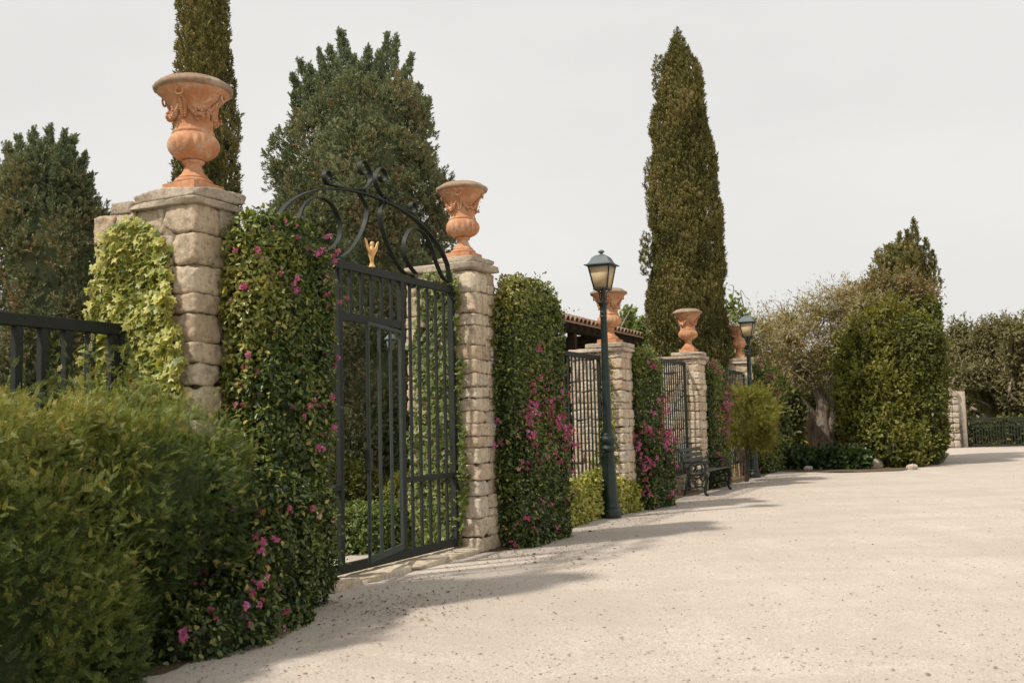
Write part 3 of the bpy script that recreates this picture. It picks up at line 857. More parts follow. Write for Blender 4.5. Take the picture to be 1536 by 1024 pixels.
# ================================================================ LAMP POSTS
def make_lamp(label):
    t = thing('street_lamp', label, 'street lamp', (0, 0, 0), 0, 'green lamp posts with square lanterns')
    G_ = M['green_iron']
    m = MB()
    m.lathe([(.158, 0), (.160, .01), (.160, .10), (.150, .115), (.135, .125), (.128, .14), (.134, .155), (.134, .175), (.124, .19), (.120, .21), (.112, .45), (.100, .72), (.090, .90), (.092, .905), (.092, .925), (.086, .93), (.085, .97), (.10, .985), (.118, 1.0), (.122, 1.02), (.116, 1.045), (.096, 1.06), (.088, 1.075), (.098, 1.09), (.113, 1.12), (.118, 1.15), (.110, 1.18), (.092, 1.205), (.082, 1.215), (.084, 1.225), (.080, 1.235), (.07, 1.25)], 32)
    m.build('pedestal', G_, t, True, 40)
    m = MB(); m.lathe([(.069, 1.245), (.064, 1.6), (.056, 2.3), (.048, 2.98), (.052, 2.99), (.054, 3.0), (.052, 3.015), (.047, 3.02), (.047, 3.045), (.054, 3.055), (.054, 3.065), (.050, 3.075), (.048, 3.10), (.052, 3.15), (.068, 3.19), (.080, 3.205), (.080, 3.215), (.05, 3.22), (.034, 3.225), (.034, 3.27), (.028, 3.30), (.026, 3.40), (.03, 3.41)], 24)
    m.build('shaft', G_, t, True, 40)
    w0, w1, zb_, zt_ = .105, .165, 3.425, 3.765
    for k in range(4):
        a = math.pi / 4 + k * math.pi / 2; d = np.array([math.cos(a), math.sin(a), 0])
        m = MB(); m.tube(spline([UP * 3.24 + d * .03, UP * 3.29 + d * .055, UP * 3.34 + d * .055, UP * 3.38 + d * .075, UP * 3.415 + d * .14], 5), .008, 6); m.build('bracket', G_, t, True, 60)
    lan = MB()
    lan.box((0, 0, zb_), (2 * w0 + .02, 2 * w0 + .02, .03)); lan.box((0, 0, zt_), (2 * w1 + .02, 2 * w1 + .02, .022))
    for sx in (-1, 1):
        for sy in (-1, 1):
            lan.tube([(sx * w0, sy * w0, zb_ + .01), (sx * w1, sy * w1, zt_)], .011, 6)
    f_ = lan.build('lantern_frame', G_, t, True, 40)
    for k in range(4):
        a = k * math.pi / 2; d = np.array([math.cos(a), math.sin(a), 0]); s = np.array([-d[1], d[0], 0]); p = MB()
        i0, i1 = w0 - .004, w1 - .004
        vs = [d * i0 - s * i0 + UP * (zb_ + .016), d * i0 + s * i0 + UP * (zb_ + .016), d * i1 + s * i1 + UP * (zt_ - .012), d * i1 - s * i1 + UP * (zt_ - .012)]
        vs += [v - d * .004 for v in vs]
        p.add(vs, [[0, 1, 2, 3], [7, 6, 5, 4], [0, 4, 5, 1], [1, 5, 6, 2], [2, 6, 7, 3], [3, 7, 4, 0]]); p.build('pane', M['pane'], f_)
    m = MB(); k = .215; z = zt_ + .012
    lv = [(k, z), (k + .004, z + .012), (.175, z + .025), (.150, z + .06), (.118, z + .125), (.075, z + .158), (.03, z + .17)]
    vs = []; 
    for r_, zz in lv: vs += [(r_, r_, zz), (-r_, r_, zz), (-r_, -r_, zz), (r_, -r_, zz)]
    fs = [[i * 4 + j, i * 4 + (j + 1) % 4, i * 4 + 4 + (j + 1) % 4, i * 4 + 4 + j] for i in range(len(lv) - 1) for j in range(4)] + [[3, 2, 1, 0], [(len(lv) - 1) * 4 + j for j in range(4)]]
    m.add(vs, fs); lr = m.build('lantern_roof', M['lead'], t, True, 25)
    m = MB(); m.lathe([(.05, 3.94), (.03, 3.955), (.022, 3.965), (.03, 3.975), (.048, 3.985), (.05, 3.998), (.036, 4.012), (.016, 4.022), (.004, 4.026)], 16); m.build('finial', M['lead'], lr, True, 60)
    return t
l1 = ground(916, 776); l2 = ground(1131, 716)
lamp = make_lamp('tall green lamp post with cream lantern standing nearest the gate')
lamp.location = [float(x) for x in l1]; lamp.rotation_euler = (0, R(-.6), wall_ang + R(3))
h_ratio = 1.0
l2o = dup(lamp, l2, wall_ang + R(4), 'farther green lamp post rising behind the wispy yellow green shrub')

# ================================================================ BENCH
bn = ground(1050, 742) + N * .20 - V * .28; bn[2] = 0
bx = V.copy(); LB = 1.85
bback = np.array([bx[1], -bx[0], 0]) * -1
bench = thing('garden_bench', 'dark green cast iron bench with wooden slats by the wall', 'bench', bn)
def bq(x, y, z): return bn + bx * x + bback * y * .84 + UP * z * 1.0       # y: towards the backrest
BAX = np.array([bx, bback, UP])
for sidex in (0.0, LB):
    m = MB()
    def tb(pts, r=.016, s=7): m.tube([bq(sidex, a, b) for a, b in spline(pts, 6)], r * 1.45, s)
    tb([(-.045, .015), (-.02, .02), (.015, .05), (.02, .12), (.0, .22), (-.03, .32), (-.01, .40), (.05, .43)], .019)      # front leg cabriole
    tb([(.55, .015), (.53, .02), (.49, .05), (.46, .14), (.44, .25), (.40, .34), (.36, .40)], .018)                      # rear leg
    tb([(.0, .43), (.15, .40), (.30, .395), (.42, .42), (.47, .52), (.52, .68), (.56, .84)], .017)                      # seat rail and back upright
    tb([(.02, .43), (.0, .52), (.03, .62), (.12, .655), (.28, .63), (.40, .64), (.49, .62)], .016)                       # arm
    for (a, b, r_) in ((.15, .52, .075), (.31, .52, .07), (.16, .25, .085), (.30, .22, .07), (.07, .33, .05)):
        m.tube([bq(sidex, a + r_ * math.cos(x), b + r_ * math.sin(x)) for x in np.linspace(0, 6.283, 17)], .014, 6)
    tb([(.02, .14), (.12, .18), (.25, .16), (.36, .14), (.45, .16)], .011)
    tb([(.10, .40), (.16, .34), (.24, .34), (.32, .40)], .010)
    m.build('side_frame', M['iron'], bench, True, 60)
for i in range(5):
    y = .02 + i * .085; m = MB(); z = .455 - .018 * math.sin(math.pi * i / 4)
    m.box(bq(LB / 2, y, z), (LB + .05, .068, .022), BAX); m.build('seat_slat', M['slat'], bench, True, 30)
for i in range(4):
    u = i / 3; y = .475 + .085 * u; z = .56 + .29 * u
    ta = R(-17); ax = np.array([bx, bback * math.cos(ta) + UP * math.sin(ta), -bback * math.sin(ta) + UP * math.cos(ta)])
    m = MB(); m.box(bq(LB / 2, y, z), (LB + .05, .026, .070), ax); m.build('back_slat', M['slat'], bench, True, 30)

# ================================================================ BUILDING behind the fence
e0 = at(846, 484, 20.0); e1 = at(966, 504, 24.6)
ev = (e1 - e0); ev[2] = 0; EL = np.linalg.norm(ev); ev /= EL; en = np.array([-ev[1], ev[0], 0]); en = -en if (en @ N) > 0 else en   # away from the road
ez = (e0[2] + e1[2]) / 2
house = thing('garden_building', 'low building with clay tile roof behind the fence and near lamp', 'building', (e0 + e1) / 2 * [1, 1, 0])
ext = 3.7; slope = R(17); roofd = 3.6
su = np.array(en) * math.cos(slope) + UP * math.sin(slope)
ro = np.array([e0[0], e0[1], ez]) - ev * ext
tot = EL + ext; pitch = .235; nc = int(tot / pitch); vs = []; fs = []; rs = []; c = 0
sn = np.cross(ev, su); sn = sn if sn[2] > 0 else -sn
gg = np.random.default_rng(6)
for i in range(nc):
    for j in range(9):
        L0 = j * .4; L1 = L0 + .47; r0, r1 = .098, .080; k = 7; pts = []
        dz0, dz1 = .035, .0
        jx = gg.normal() * .006
        for (L_, r_, dz) in ((L0, r0, dz0), (L1, r1, dz1)):
            for q in range(k):
                th = math.pi * q / (k - 1)
                pts.append(ro + ev * ((i + .5) * pitch + jx + r_ * math.cos(th)) + su * L_ + sn * (r_ * math.sin(th) + dz))
        for (L_, r_, dz) in ((L0, r0 - .014, dz0), ):
            for q in range(k):
                th = math.pi * q / (k - 1)
                pts.append(ro + ev * ((i + .5) * pitch + jx + r_ * math.cos(th)) + su * L_ + sn * (r_ * math.sin(th) + dz))
        vs += pts; fs += [[c + q, c + q + 1, c + k + q + 1, c + k + q] for q in range(k - 1)] + [[c + q, c + 2 * k + q, c + 2 * k + q + 1, c + q + 1] for q in range(k - 1)]
        rs += [gg.uniform()] * (3 * k); c += 3 * k
        # pan tile between
roof = mesh_np('tiled_roof', np.array(vs), np.array(fs), M['tile'], house, np.array(rs), True)
m = MB(); m.box(ro + ev * tot / 2 + su * (roofd / 2 + .02) + sn * .0, (tot, roofd, .03), np.array([ev, su, sn])); m.build('roof_deck', M['tile'], house)
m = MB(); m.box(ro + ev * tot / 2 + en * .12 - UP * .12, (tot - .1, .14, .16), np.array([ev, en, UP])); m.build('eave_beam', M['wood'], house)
for i in range(22):
    m = MB(); m.box(ro + ev * (.2 + i * tot / 22.2) + su * 1.0 - sn * .055, (.07, 2.1, .08), np.array([ev, su, sn])); m.build('rafter', M['wood'], house)
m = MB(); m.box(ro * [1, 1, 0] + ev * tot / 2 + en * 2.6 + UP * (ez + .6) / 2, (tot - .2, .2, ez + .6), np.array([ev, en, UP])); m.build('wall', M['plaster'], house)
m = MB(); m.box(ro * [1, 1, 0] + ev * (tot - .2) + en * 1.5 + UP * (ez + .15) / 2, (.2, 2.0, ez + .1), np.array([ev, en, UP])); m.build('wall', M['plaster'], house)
for i in range(5):
    m = MB(); m.box(ro * [1, 1, 0] + ev * (.5 + i * (tot - 1.0) / 4) + en * .12 + UP * (ez - .2) / 2, (.16, .16, ez - .2), np.array([ev, en, UP])); m.build('porch_post', M['wood'], house)
for i in range(3):
    m = MB(); c_ = ro * [1, 1, 0] + ev * (2 + i * 3.2) + en * 2.47 + UP * 1.1; m.box(c_, (1.1, .05, 2.2), np.array([ev, en, UP])); m.build('door', M['wood'], house)

# wall lantern on the back of pier B
wl0 = W(-.34, -.72, float(gpt(592, 497)[1]) + .12, Bp)
wl = thing('wall_lantern', 'small wall lantern seen through the gate bars', 'lantern', wl0)
m = MB(); m.tube([wl0 + N * .12, wl0 + UP * .05, wl0 - N * .08], .01, 6); m.build('bracket', M['iron'], wl, True)
m = MB(); c_ = wl0 - N * .08
m.lathe([(.02, .0), (.04, -.02), (.075, -.06), (.078, -.07), (.06, -.072)], 6, c_); m.build('hood', M['lead'], wl)
m = MB(); m.lathe([(.056, -.073), (.035, -.19), (.02, -.195)], 6, c_); m.build('pane', M['lead'], wl)

# ================================================================ FAR PILLAR AND FENCE
fp = ground(1431, 671)
far = thing('gate_pillar', 'pale stone pillar with a small urn on top, far right by the low gate', 'pillar', fp)
s = fp[1] / FPX
m = MB(); hgt = float(at(1436, 587, fp[1])[2])
m.box(fp + UP * hgt / 2 + np.array([.28, 0, 0]), (.34, .7, hgt)); m.build('side_pilaster', M['pillar'], far)
hg2 = float(at(1422, 592, fp[1])[2])
vs = []; fs = []; rs = []; c = 0; z = 0; gg = np.random.default_rng(9)
while z < hg2:
    h = gg.uniform(.2, .34)
    for sx in (-1, 1):
        P = stone_verts(fp + np.array([-.16 + sx * .14, -.05, z + h / 2]), [.15, .42, h / 2], np.eye(3), int(gg.integers(1e6)), .012, 6)
        vs.append(P); fs.append(ST_F + c); rs.append(np.full(len(P), gg.uniform())); c += len(P)
    z += h
mesh_np('masonry', np.concatenate(vs), np.concatenate(fs), M['pillar'], far, np.concatenate(rs), True)
m = MB(); k = 1.0
m.lathe([(.14, z), (.15, z + .06), (.10, z + .1), (.07, z + .16), (.10, z + .2), (.20, z + .28), (.24, z + .42), (.29, z + .5), (.30, z + .58), (.24, z + .60)], 20, fp + np.array([-.1, 0, 0])); m.build('urn', M['pillar'], far, True, 50)
f0 = fp + np.array([.45, 0, 0]); f1 = ground(1600, 669.5)
zf = float(at(1490, 626, fp[1])[2])
railing('low dark barred gate across the far end of the gravel', f0, f1, .06, zf, 34, .07, .035, 'iron', None, mid_r=zf * .72)

# ================================================================ HEDGES, BUSHES
def bougainvillea(label, blobs, dens, size, flowers, seed, fl_w=None, fsize=.052, inset=.13):
    g = np.random.default_rng(seed); c0 = blobs[0].c * [1, 1, 0]
    t = thing('bougainvillea', label, 'shrub', c0, group='bougainvillea columns clipped against the wall')
    v = foliage_on(blobs, dens, LEAF, size, 'leaf', .07, rb=.42, var=.6, up=.55, g=g, hz=(.16, 1.7, 1.2), keep=lambda w: (lumps(w, 8.5, 335, 3) > -.62) | (g.uniform(size=len(w)) < .25))  # height term darkens the column's lower leaves in place of shade
    w = foliage_on(blobs, dens * .06, LEAF, size, 'leaf', .0, rb=.72, var=.3, up=.9, g=g)
    # loose shoots sticking out
    sh = []
    for b in blobs:
        p, nn = b.surf(int(b.area * 22), -.01, g); ok = p[:, 2] > .3; p = p[ok]; nn = nn[ok]
        for j in range(len(p)):
            d = nn[j] * .6 + g.normal(size=3) * .45 + UP * .3; d /= np.linalg.norm(d); L = g.uniform(.05, .2) * g.uniform(.5, 1.4) * (2.0 if g.uniform() < .06 else 1)
            q = p[j] + d * np.linspace(0, L, 6)[:, None] - UP * (np.linspace(0, 1, 6) ** 2 * L * .25)[:, None]
            sh.append(scatter(LEAF, q, orient(g.normal(size=(6, 3)) + d, nn[j] + UP + g.normal(size=(6, 3)) * .5), size * g.uniform(.5, .95, 6), np.clip(g.normal(.62, .14, 6), 0, .98)))
    shv = merge(sh); shv = (shv[0], np.concatenate([f for f in shv[1]]), shv[2])
    add_mesh('foliage', merge([v, w, shv] + cores(blobs, inset)), M['boug'], t)
    # bract clusters
    pos = []
    per = [max(1, int(flowers * b.area / sum(q.area for q in blobs))) for b in blobs]
    P = []; NN = []
    for b, k in zip(blobs, per):
        w_, n_ = b.surf(k * 14, -.015, g)
        dn = .5 + .5 * lumps(w_, 3.5, seed + 3, 2)
        pr = np.clip(dn - .25, .10, 1) ** 1.2
        if fl_w: pr = pr * fl_w(w_)
        ok = (w_[:, 2] > .12) & (g.uniform(size=len(w_)) < pr / pr.max())
        idx = np.where(ok)[0][:k]; P.append(w_[idx]); NN.append(n_[idx])
    P = np.concatenate(P); NN = np.concatenate(NN)
    k = 4; P = np.repeat(P, k, 0) + g.normal(size=(len(P) * k, 3)) * .055; NN = np.repeat(NN, k, 0)
    n = len(P)
    add_mesh('blossoms', scatter(BRACT, P, orient(g.normal(size=(n, 3)), NN + g.normal(size=(n, 3)) * .3), fsize * g.uniform(.35, 1.0, n) ** 1.0, np.clip(g.normal(.42, .24, n), 0, 1)), M['bract'], t)
    # woody stems at the foot
    m = MB()
    for b in blobs[:1]:
        for k in range(6):
            p = b.c + V * g.uniform(-.5, .5) * b.h[0] + N * g.uniform(-.4, .3) * b.h[1]; p = p * [1, 1, 0]
            m.tube([p, p + [g.normal() * .05, g.normal() * .05, .5], p + [g.normal() * .1, g.normal() * .1, 1.2]], [.022, .017, .012], 6, wob=.1)
    m.build('stems', M['bark_dark'], t, True)
    return t
def HB(v0, v1, n0, n1, z0, z1, o=None, e=5., amp=.05, sc=6., seed=0):
    return Blob(W((v0 + v1) / 2, (n0 + n1) / 2, (z0 + z1) / 2, o), ((v1 - v0) / 2, (n1 - n0) / 2, (z1 - z0) / 2), e, amp, sc, seed)
hA = [HB(-.08, 1.0, .28, .66, -.1, 3.15, A, 5, .05, 6, 1), HB(-.05, .55, .5, .80, -.2, 2.1, A, 3.5, .05, 5, 2), HB(-.50, .28, .6, 1.02, -.4, 1.1, A, 3, .07, 4, 3), HB(-1.25, -.1, .45, 1.12, -.4, .38, A, 2.5, .07, 4, 4)]
bougainvillea('large dark bougainvillea column in front of the left side of the gate', hA, 2700, .047, 95, 31, lambda w: np.where(w[:, 2] > 1.1, 1.0, .4), inset=.1)
hBb = [HB(.12, 1.78, .22, .56, -.1, 3.20, Bp, 6, .035, 5, 5), HB(.2, 1.6, .28, .66, -.3, 1.5, Bp, 4, .05, 5, 6)]
bougainvillea('thick rounded bougainvillea column right of the gate, magenta blossoms low down', hBb, 2100, .049, 150, 32, lambda w: np.where(w[:, 2] < 1.7, 1.0, .05) + np.where(w[:, 2] < 2.1, .3, 0), .065, .09)
hC = [HB(.20, 1.5, .16, .42, -.1, 2.62, Cp, 6, .04, 5, 7), HB(.3, 1.5, .2, .58, -.3, 1.2, Cp, 4, .05, 5, 8)]
bougainvillea('bougainvillea column with bright pink blossoms just left of the bench', hC, 1500, .054, 130, 33, lambda w: np.where(w[:, 2] < 2.0, 1.0, .12), .08, .09)
hD = [HB(.22, 1.7, .10, .40, -.1, 2.62, Dp, 6, .04, 5, 9)]
bougainvillea('bougainvillea column behind the right half of the bench', hD, 1250, .058, 80, 34, None, .075, .09)
hE = [HB(.28, 3.6, .1, .55, -.1, 2.80, Ep, 6, .06, 3, 10)]
bougainvillea('distant bougainvillea hedge behind the second lamp post', hE, 650, .08, 60, 35, lambda w: np.where(w[:, 2] > 1.2, 1, .4), .09, .1)

# ---- jasmine bush in the foreground
jas = [HB(-4.6, -.75, -.35, .85, -.3, 1.66, A, 3.6, .19, 4.2, 11), HB(-1.75, -.16, .1, 1.05, .55, 1.55, A, 2.8, .17, 4.5, 12),
       HB(-3.6, -1.6, .4, 1.18, -.5, 1.22, A, 3.2, .16, 4.5, 13), HB(-2.4, -1.45, .55, 1.25, -.5, .78, A, 2.6, .08, 4, 14),
       HB(-1.5, -.55, .2, .72, -.5, .8, A, 2.6, .08, 4, 15), HB(-1.3, -.35, -.2, .40, .8, 1.74, A, 2.4, .09, 4, 16)]
t = thing('jasmine_bush', 'big sprawling green jasmine bush filling the left foreground', 'bush', W(-2, .4, 0))
g = np.random.default_rng(77)
v = foliage_on(jas, 2500, PINN, .060, 'sprig', .12, .5, 1.45, rb=.40, var=.9, up=.35, g=g, hz=(.30, 1.1, .55), keep=lambda w: (lumps(w, 6.5, 333, 3) > -.42) | (g.uniform(size=len(w)) < .12))  # height term paints a shaded foot and sunlit top onto the bush
# long arching shoots with leaves along them, mostly on top
parts = []
for b in jas:
    p, nn = b.surf(int(b.area * 60), -.01, g)
    ok = (p[:, 2] > .5) & (g.uniform(size=len(p)) < np.where(nn[:, 2] > .4, 1, .6)); p = p[ok]; nn = nn[ok]
    for j in range(len(p)):
        d = nn[j] * .7 + g.normal(size=3) * .4 + UP * .55; d /= np.linalg.norm(d); L = g.uniform(.08, .30); k = 5
        u = np.linspace(.1, 1, k); q = p[j] + d * (u * L)[:, None] - UP * (u ** 2 * L * .3)[:, None]
        parts.append(scatter(PINN, q, orient(g.normal(size=(k, 3)) * .8 + d, g.normal(size=(k, 3)) + UP), g.uniform(.03, .06, k), np.clip(g.normal(.62, .16, k), 0, .99)))
# tall wisps by the railing
for (x, y) in ((60, 505), (85, 500), (108, 502), (130, 495), (150, 505), (165, 510), (180, 515), (30, 545), (200, 530), (225, 545), (120, 530), (95, 535), (145, 540), (215, 565), (250, 560)):
    for _ in range(5):
        tip = at(x + g.normal() * 9, y + g.uniform(0, 50), 6.85 + g.normal() * .15); b0 = tip * [1, 1, 0] + UP * (tip[2] - g.uniform(.35, .6)) + g.normal(size=3) * .08
        k = 9; u = np.linspace(.1, 1, k); q = b0 + (tip - b0) * u[:, None]
        parts.append(scatter(PINN, q, orient(g.normal(size=(k, 3)) * .8 + (tip - b0), g.normal(size=(k, 3)) + UP), g.uniform(.035, .07, k), np.clip(g.normal(.58, .15, k), 0, .99)))
mv, mf, mr = merge(parts); 
add_mesh('foliage', merge([v, (mv, np.concatenate(mf), mr)] + cores(jas, .26)), M['jasmine'], t)
m = MB()
for _ in range(26):
    p = W(g.uniform(-3.2, -.6), g.uniform(.0, .8), 0); m.tube([p, p + [g.normal() * .1, g.normal() * .1, .5], p + [g.normal() * .2, g.normal() * .2, 1.1]], [.018, .013, .008], 5, wob=.1)
m.build('stems', M['bark_dark'], t, True)

# ---- climbing ivies, on pier faces: leaves lie on the near face of the pier (v = -.3)
def poly_in(P, x, y):
    c = False; n = len(P)
    for i in range(n):
        x1, y1 = P[i]; x2, y2 = P[(i + 1) % n]
        if (y1 > y) != (y2 > y) and x < (x2 - x1) * (y - y1) / (y2 - y1) + x1: c = not c
    return c
def climb(name, label, cat, o, vf, poly, n, T, size, mat, g, depth=.09, rb=.5, droop=-.6):
    xs = [p[0] for p in poly]; ys = [p[1] for p in poly]; pts = []
    org = W(vf, 0, 0, o)
    while len(pts) < n:
        x = g.uniform(min(xs), max(xs)); y = g.uniform(min(ys), max(ys))
        if not poly_in(poly, x, y): continue
        d = ray(x, y); k = ((org - EYE) @ V) / (d @ V); p = EYE + d * k; pts.append(p)
    P = np.array(pts); P[:, 2] = np.maximum(P[:, 2], .03); n = len(P)
    lay = .5 + .5 * lumps(P, 7, 5, 3)
    P = P - V * (.02 + depth * lay * g.uniform(.1, 1, n) ** .6)[:, None]
    t = thing(name, label, cat, P.mean(0) * [1, 1, 0])
    y = jit(n, .5, g) + UP * droop; z = -V + jit(n, .35, g) + UP * .35
    r = np.clip(rb + (lay - .5) * .35 + g.normal(size=n) * .17, 0, 1)
    add_mesh('leaves', scatter(T, P, orient(y, z), size * g.uniform(.5, 1.25, n), r), mat, t)
    if n < 3000: return t
    m = MB()
    for _ in range(7):
        a = P[g.integers(n)]; b = P[np.argmin(np.linalg.norm(P - (a - UP * .9), axis=1))]
        b = np.array(b); m.tube([a * 1, (a + b) / 2 + g.normal(size=3) * .03, b], .006, 5)
    m.build('stems', M['bark_dark'], t)
    return t
g = np.random.default_rng(41)
climb('variegated_ivy', 'bright yellow green variegated ivy climbing the left pier', 'ivy', A, -.30,
      [(146, 480), (150, 430), (160, 395), (176, 352), (196, 330), (216, 326), (236, 342), (256, 372), (262, 405), (266, 440), (272, 480), (284, 540), (280, 590), (262, 640), (150, 660), (140, 560)], 3700, IVY, .066, M['ivy_v'], g, .17, .60)
climb('climbing_ivy', 'fresh green ivy on the stone pier seen through the right gate bars', 'ivy', Bp, -.30,
      [(622, 420), (650, 408), (682, 404), (694, 430), (690, 470), (694, 520), (700, 560), (692, 600), (700, 660), (707, 720), (700, 770), (694, 812), (612, 825), (618, 700), (612, 660), (624, 600), (616, 520), (630, 470)], 2300, IVY, .062, M['ivy_g'], g, .10, .5)
climb('ivy_clump', 'small patch of yellowish ivy on the pier behind the near lamp', 'ivy', Cp, -.27,
      [(905, 540), (915, 535), (920, 560), (924, 640), (930, 700), (925, 745), (880, 750), (884, 700), (905, 620)], 420, IVY, .07, M['ivy_v'], g, .07, .4)

def shrub(name, label, cat, blobs, dens, T, size, mode, mat, seed, inset=.12, depth=.1, rb=.45, var=.5, up=.3, stems=True, group=None, shoots=0, rnd_core=.05):
    g = np.random.default_rng(seed); t = thing(name, label, cat, blobs[0].c * [1, 1, 0], group=group)
    pr = [foliage_on(blobs, dens, T, size, mode, depth, rb=rb, var=var, up=up, g=g)]
    if shoots:
        q_ = []
        for b in blobs:
            p, nn = b.surf(int(b.area * shoots), -.01, g)
            for j in range(len(p)):
                if p[j, 2] < .2: continue
                d = nn[j] * .7 + g.normal(size=3) * .4 + UP * .5; d /= np.linalg.norm(d); L = g.uniform(1, 4.0) * size; k = 6
                u = np.linspace(.1, 1, k); q = p[j] + d * (u * L)[:, None]
                q_.append(scatter(T, q, orient(g.normal(size=(k, 3)) * .8 + d, g.normal(size=(k, 3)) + UP), size * g.uniform(.4, .9, k), np.clip(g.normal(rb + .15, .14, k), 0, .98)))
        mv, mf, mr = merge(q_); pr.append((mv, np.concatenate(mf), mr))
    if inset is not None: pr += cores(blobs, inset, rnd_core)
    add_mesh('foliage', merge(pr), mat, t)
    if stems:
        m = MB()
        for k in range(5):
            b = blobs[k % len(blobs)]; p = b.c * [1, 1, 0] + np.array([g.normal() * .1, g.normal() * .1, 0]); m.tube([p, (p + b.c) / 2 + g.normal(size=3) * .04, b.c], [.02, .015, .008], 6)
        m.build('stems', M['bark_dark'], t, True)
    return t
# low variegated ground shrub beside the lamp
gs = [HB(-1.85, -.35, -.02, .20, -.35, .72, Cp, 2.8, .05, 5, 17), HB(-.7, .25, .05, .38, -.3, .58, Cp, 2.6, .06, 5, 18), HB(-2.7, -1.7, -.02, .22, -.35, .66, Cp, 2.6, .06, 5, 19)]
shrub('low_shrub', 'low pale variegated shrub at the foot of the near lamp post', 'shrub', gs, 1700, LEAF, .07, 'leaf', M['ivy_v'], 51, .1, .08, .78, .45, .5, False)
# box shrubs inside the gate
bs0 = ground(556, 842); bs1 = ground(640, 838)
ib = [Blob(bs0 + [-.15, 1.0, .2], (.55, .45, .36), 2.6, .06, 5, 20, np.eye(3)), Blob(bs0 + [-1.2, 1.3, .25], (.7, .5, .45), 2.6, .06, 5, 21, np.eye(3))]
shrub('box_shrub', 'low leafy shrub on the ground behind the wicket door', 'shrub', ib, 1600, LEAF, .05, 'leaf', M['ivy_g'], 52, .1, .07, .45, .5, .5, False)
ib = [Blob(bs0 + [.35, 4.2, .3], (.8, .7, .5), 2.6, .08, 4, 22, np.eye(3)), Blob(bs0 + [-1.6, 4.6, .35], (1.2, .7, .6), 2.6, .08, 4, 23, np.eye(3))]
shrub('garden_shrub', 'rounded dark shrub deeper in the garden behind the gate', 'shrub', ib, 700, LEAF, .07, 'leaf', M['climb'], 53, .1, .09, stems=False)

# wispy shrub before the second lamp
ws = ground(1128, 722)
wsb = [Blob(ws + [0, 0, 1.60], (.46, .42, .60), 2.2, .22, 4, 24, np.eye(3)), Blob(ws + [.12, .1, 1.05], (.50, .4, .42), 2.2, .22, 4, 25, np.eye(3)), Blob(ws + [-.2, 0, 1.25], (.3, .3, .45), 2.3, .08, 5, 26, np.eye(3))]
tw = shrub('wispy_shrub', 'feathery yellow green shrub in front of the second lamp pole', 'shrub', wsb, 620, PINN, .12, 'sprig', M['wispy'], 54, None, .22, .5, .5, .5, False, None, 26)
m = MB()
for k in range(4):
    p = ws + [-.16 + .03 * k, .02 * k, 0]; m.tube([p, p + [.03, 0, .5], p + [.06 + .04 * k, 0, 1.0], p + [.1 + .06 * k, 0, 1.6]], [.016, .014, .011, .006], 6)
m.build('stems', M['bark_dark'], tw, True)
rb_ = W(.15, .30, 0, Ep)
t = thing('reed_stump', 'pale brown trunk wrapped in dry stems left of the second lamp foot', 'stump', ground(1111, 717))
g = np.random.default_rng(2); m = MB(); q = ground(1110, 715) + [-.05, .25, 0]
for k in range(60):
    a = g.uniform(0, 6.28); r_ = .17 * math.sqrt(g.uniform()); p = q + [r_ * math.cos(a), r_ * math.sin(a), 0]
    m.tube([p, p + [g.normal() * .02, g.normal() * .02, .45], p + [g.normal() * .04, g.normal() * .04, g.uniform(.75, .95)]], .014, 5, rnd=g.uniform())
m.build('dry_stems', M['bark_pale'], t, True)

# ================================================================ TREES
def revolve_pts(prof, n, g, base, lean=(0, 0), seed=0, amp=.1, sc=2.0, ell=1.0):
    """prof: list of (z, r); returns points on a lumpy surface of revolution and normals, area weighted"""
    zs = np.array([p[0] for p in prof]); rs = np.array([p[1] for p in prof])
    zz = np.linspace(zs[0], zs[-1], 400); rr = np.interp(zz, zs, rs); cdf = np.cumsum(rr + .02); cdf /= cdf[-1]
    z = np.interp(g.uniform(size=n), cdf, zz); r = np.interp(z, zs, rs); th = g.uniform(0, 2 * math.pi, n)
    dr = np.interp(z + .05, zs, rs) - np.interp(z - .05, zs, rs)
    nn = norm(np.stack([np.cos(th), np.sin(th) * 1.0, -dr / .1], 1))
    q = np.stack([np.cos(th) * r, np.sin(th) * r * ell, z], 1)
    dd = lumps(q + seed, sc, seed, 3); q = q + nn * (dd * amp * np.minimum(1, r / .5))[:, None]
    H = zs[-1]; q[:, 0] += lean[0] * z / H; q[:, 1] += lean[1] * z / H
    return q + base, nn, dd
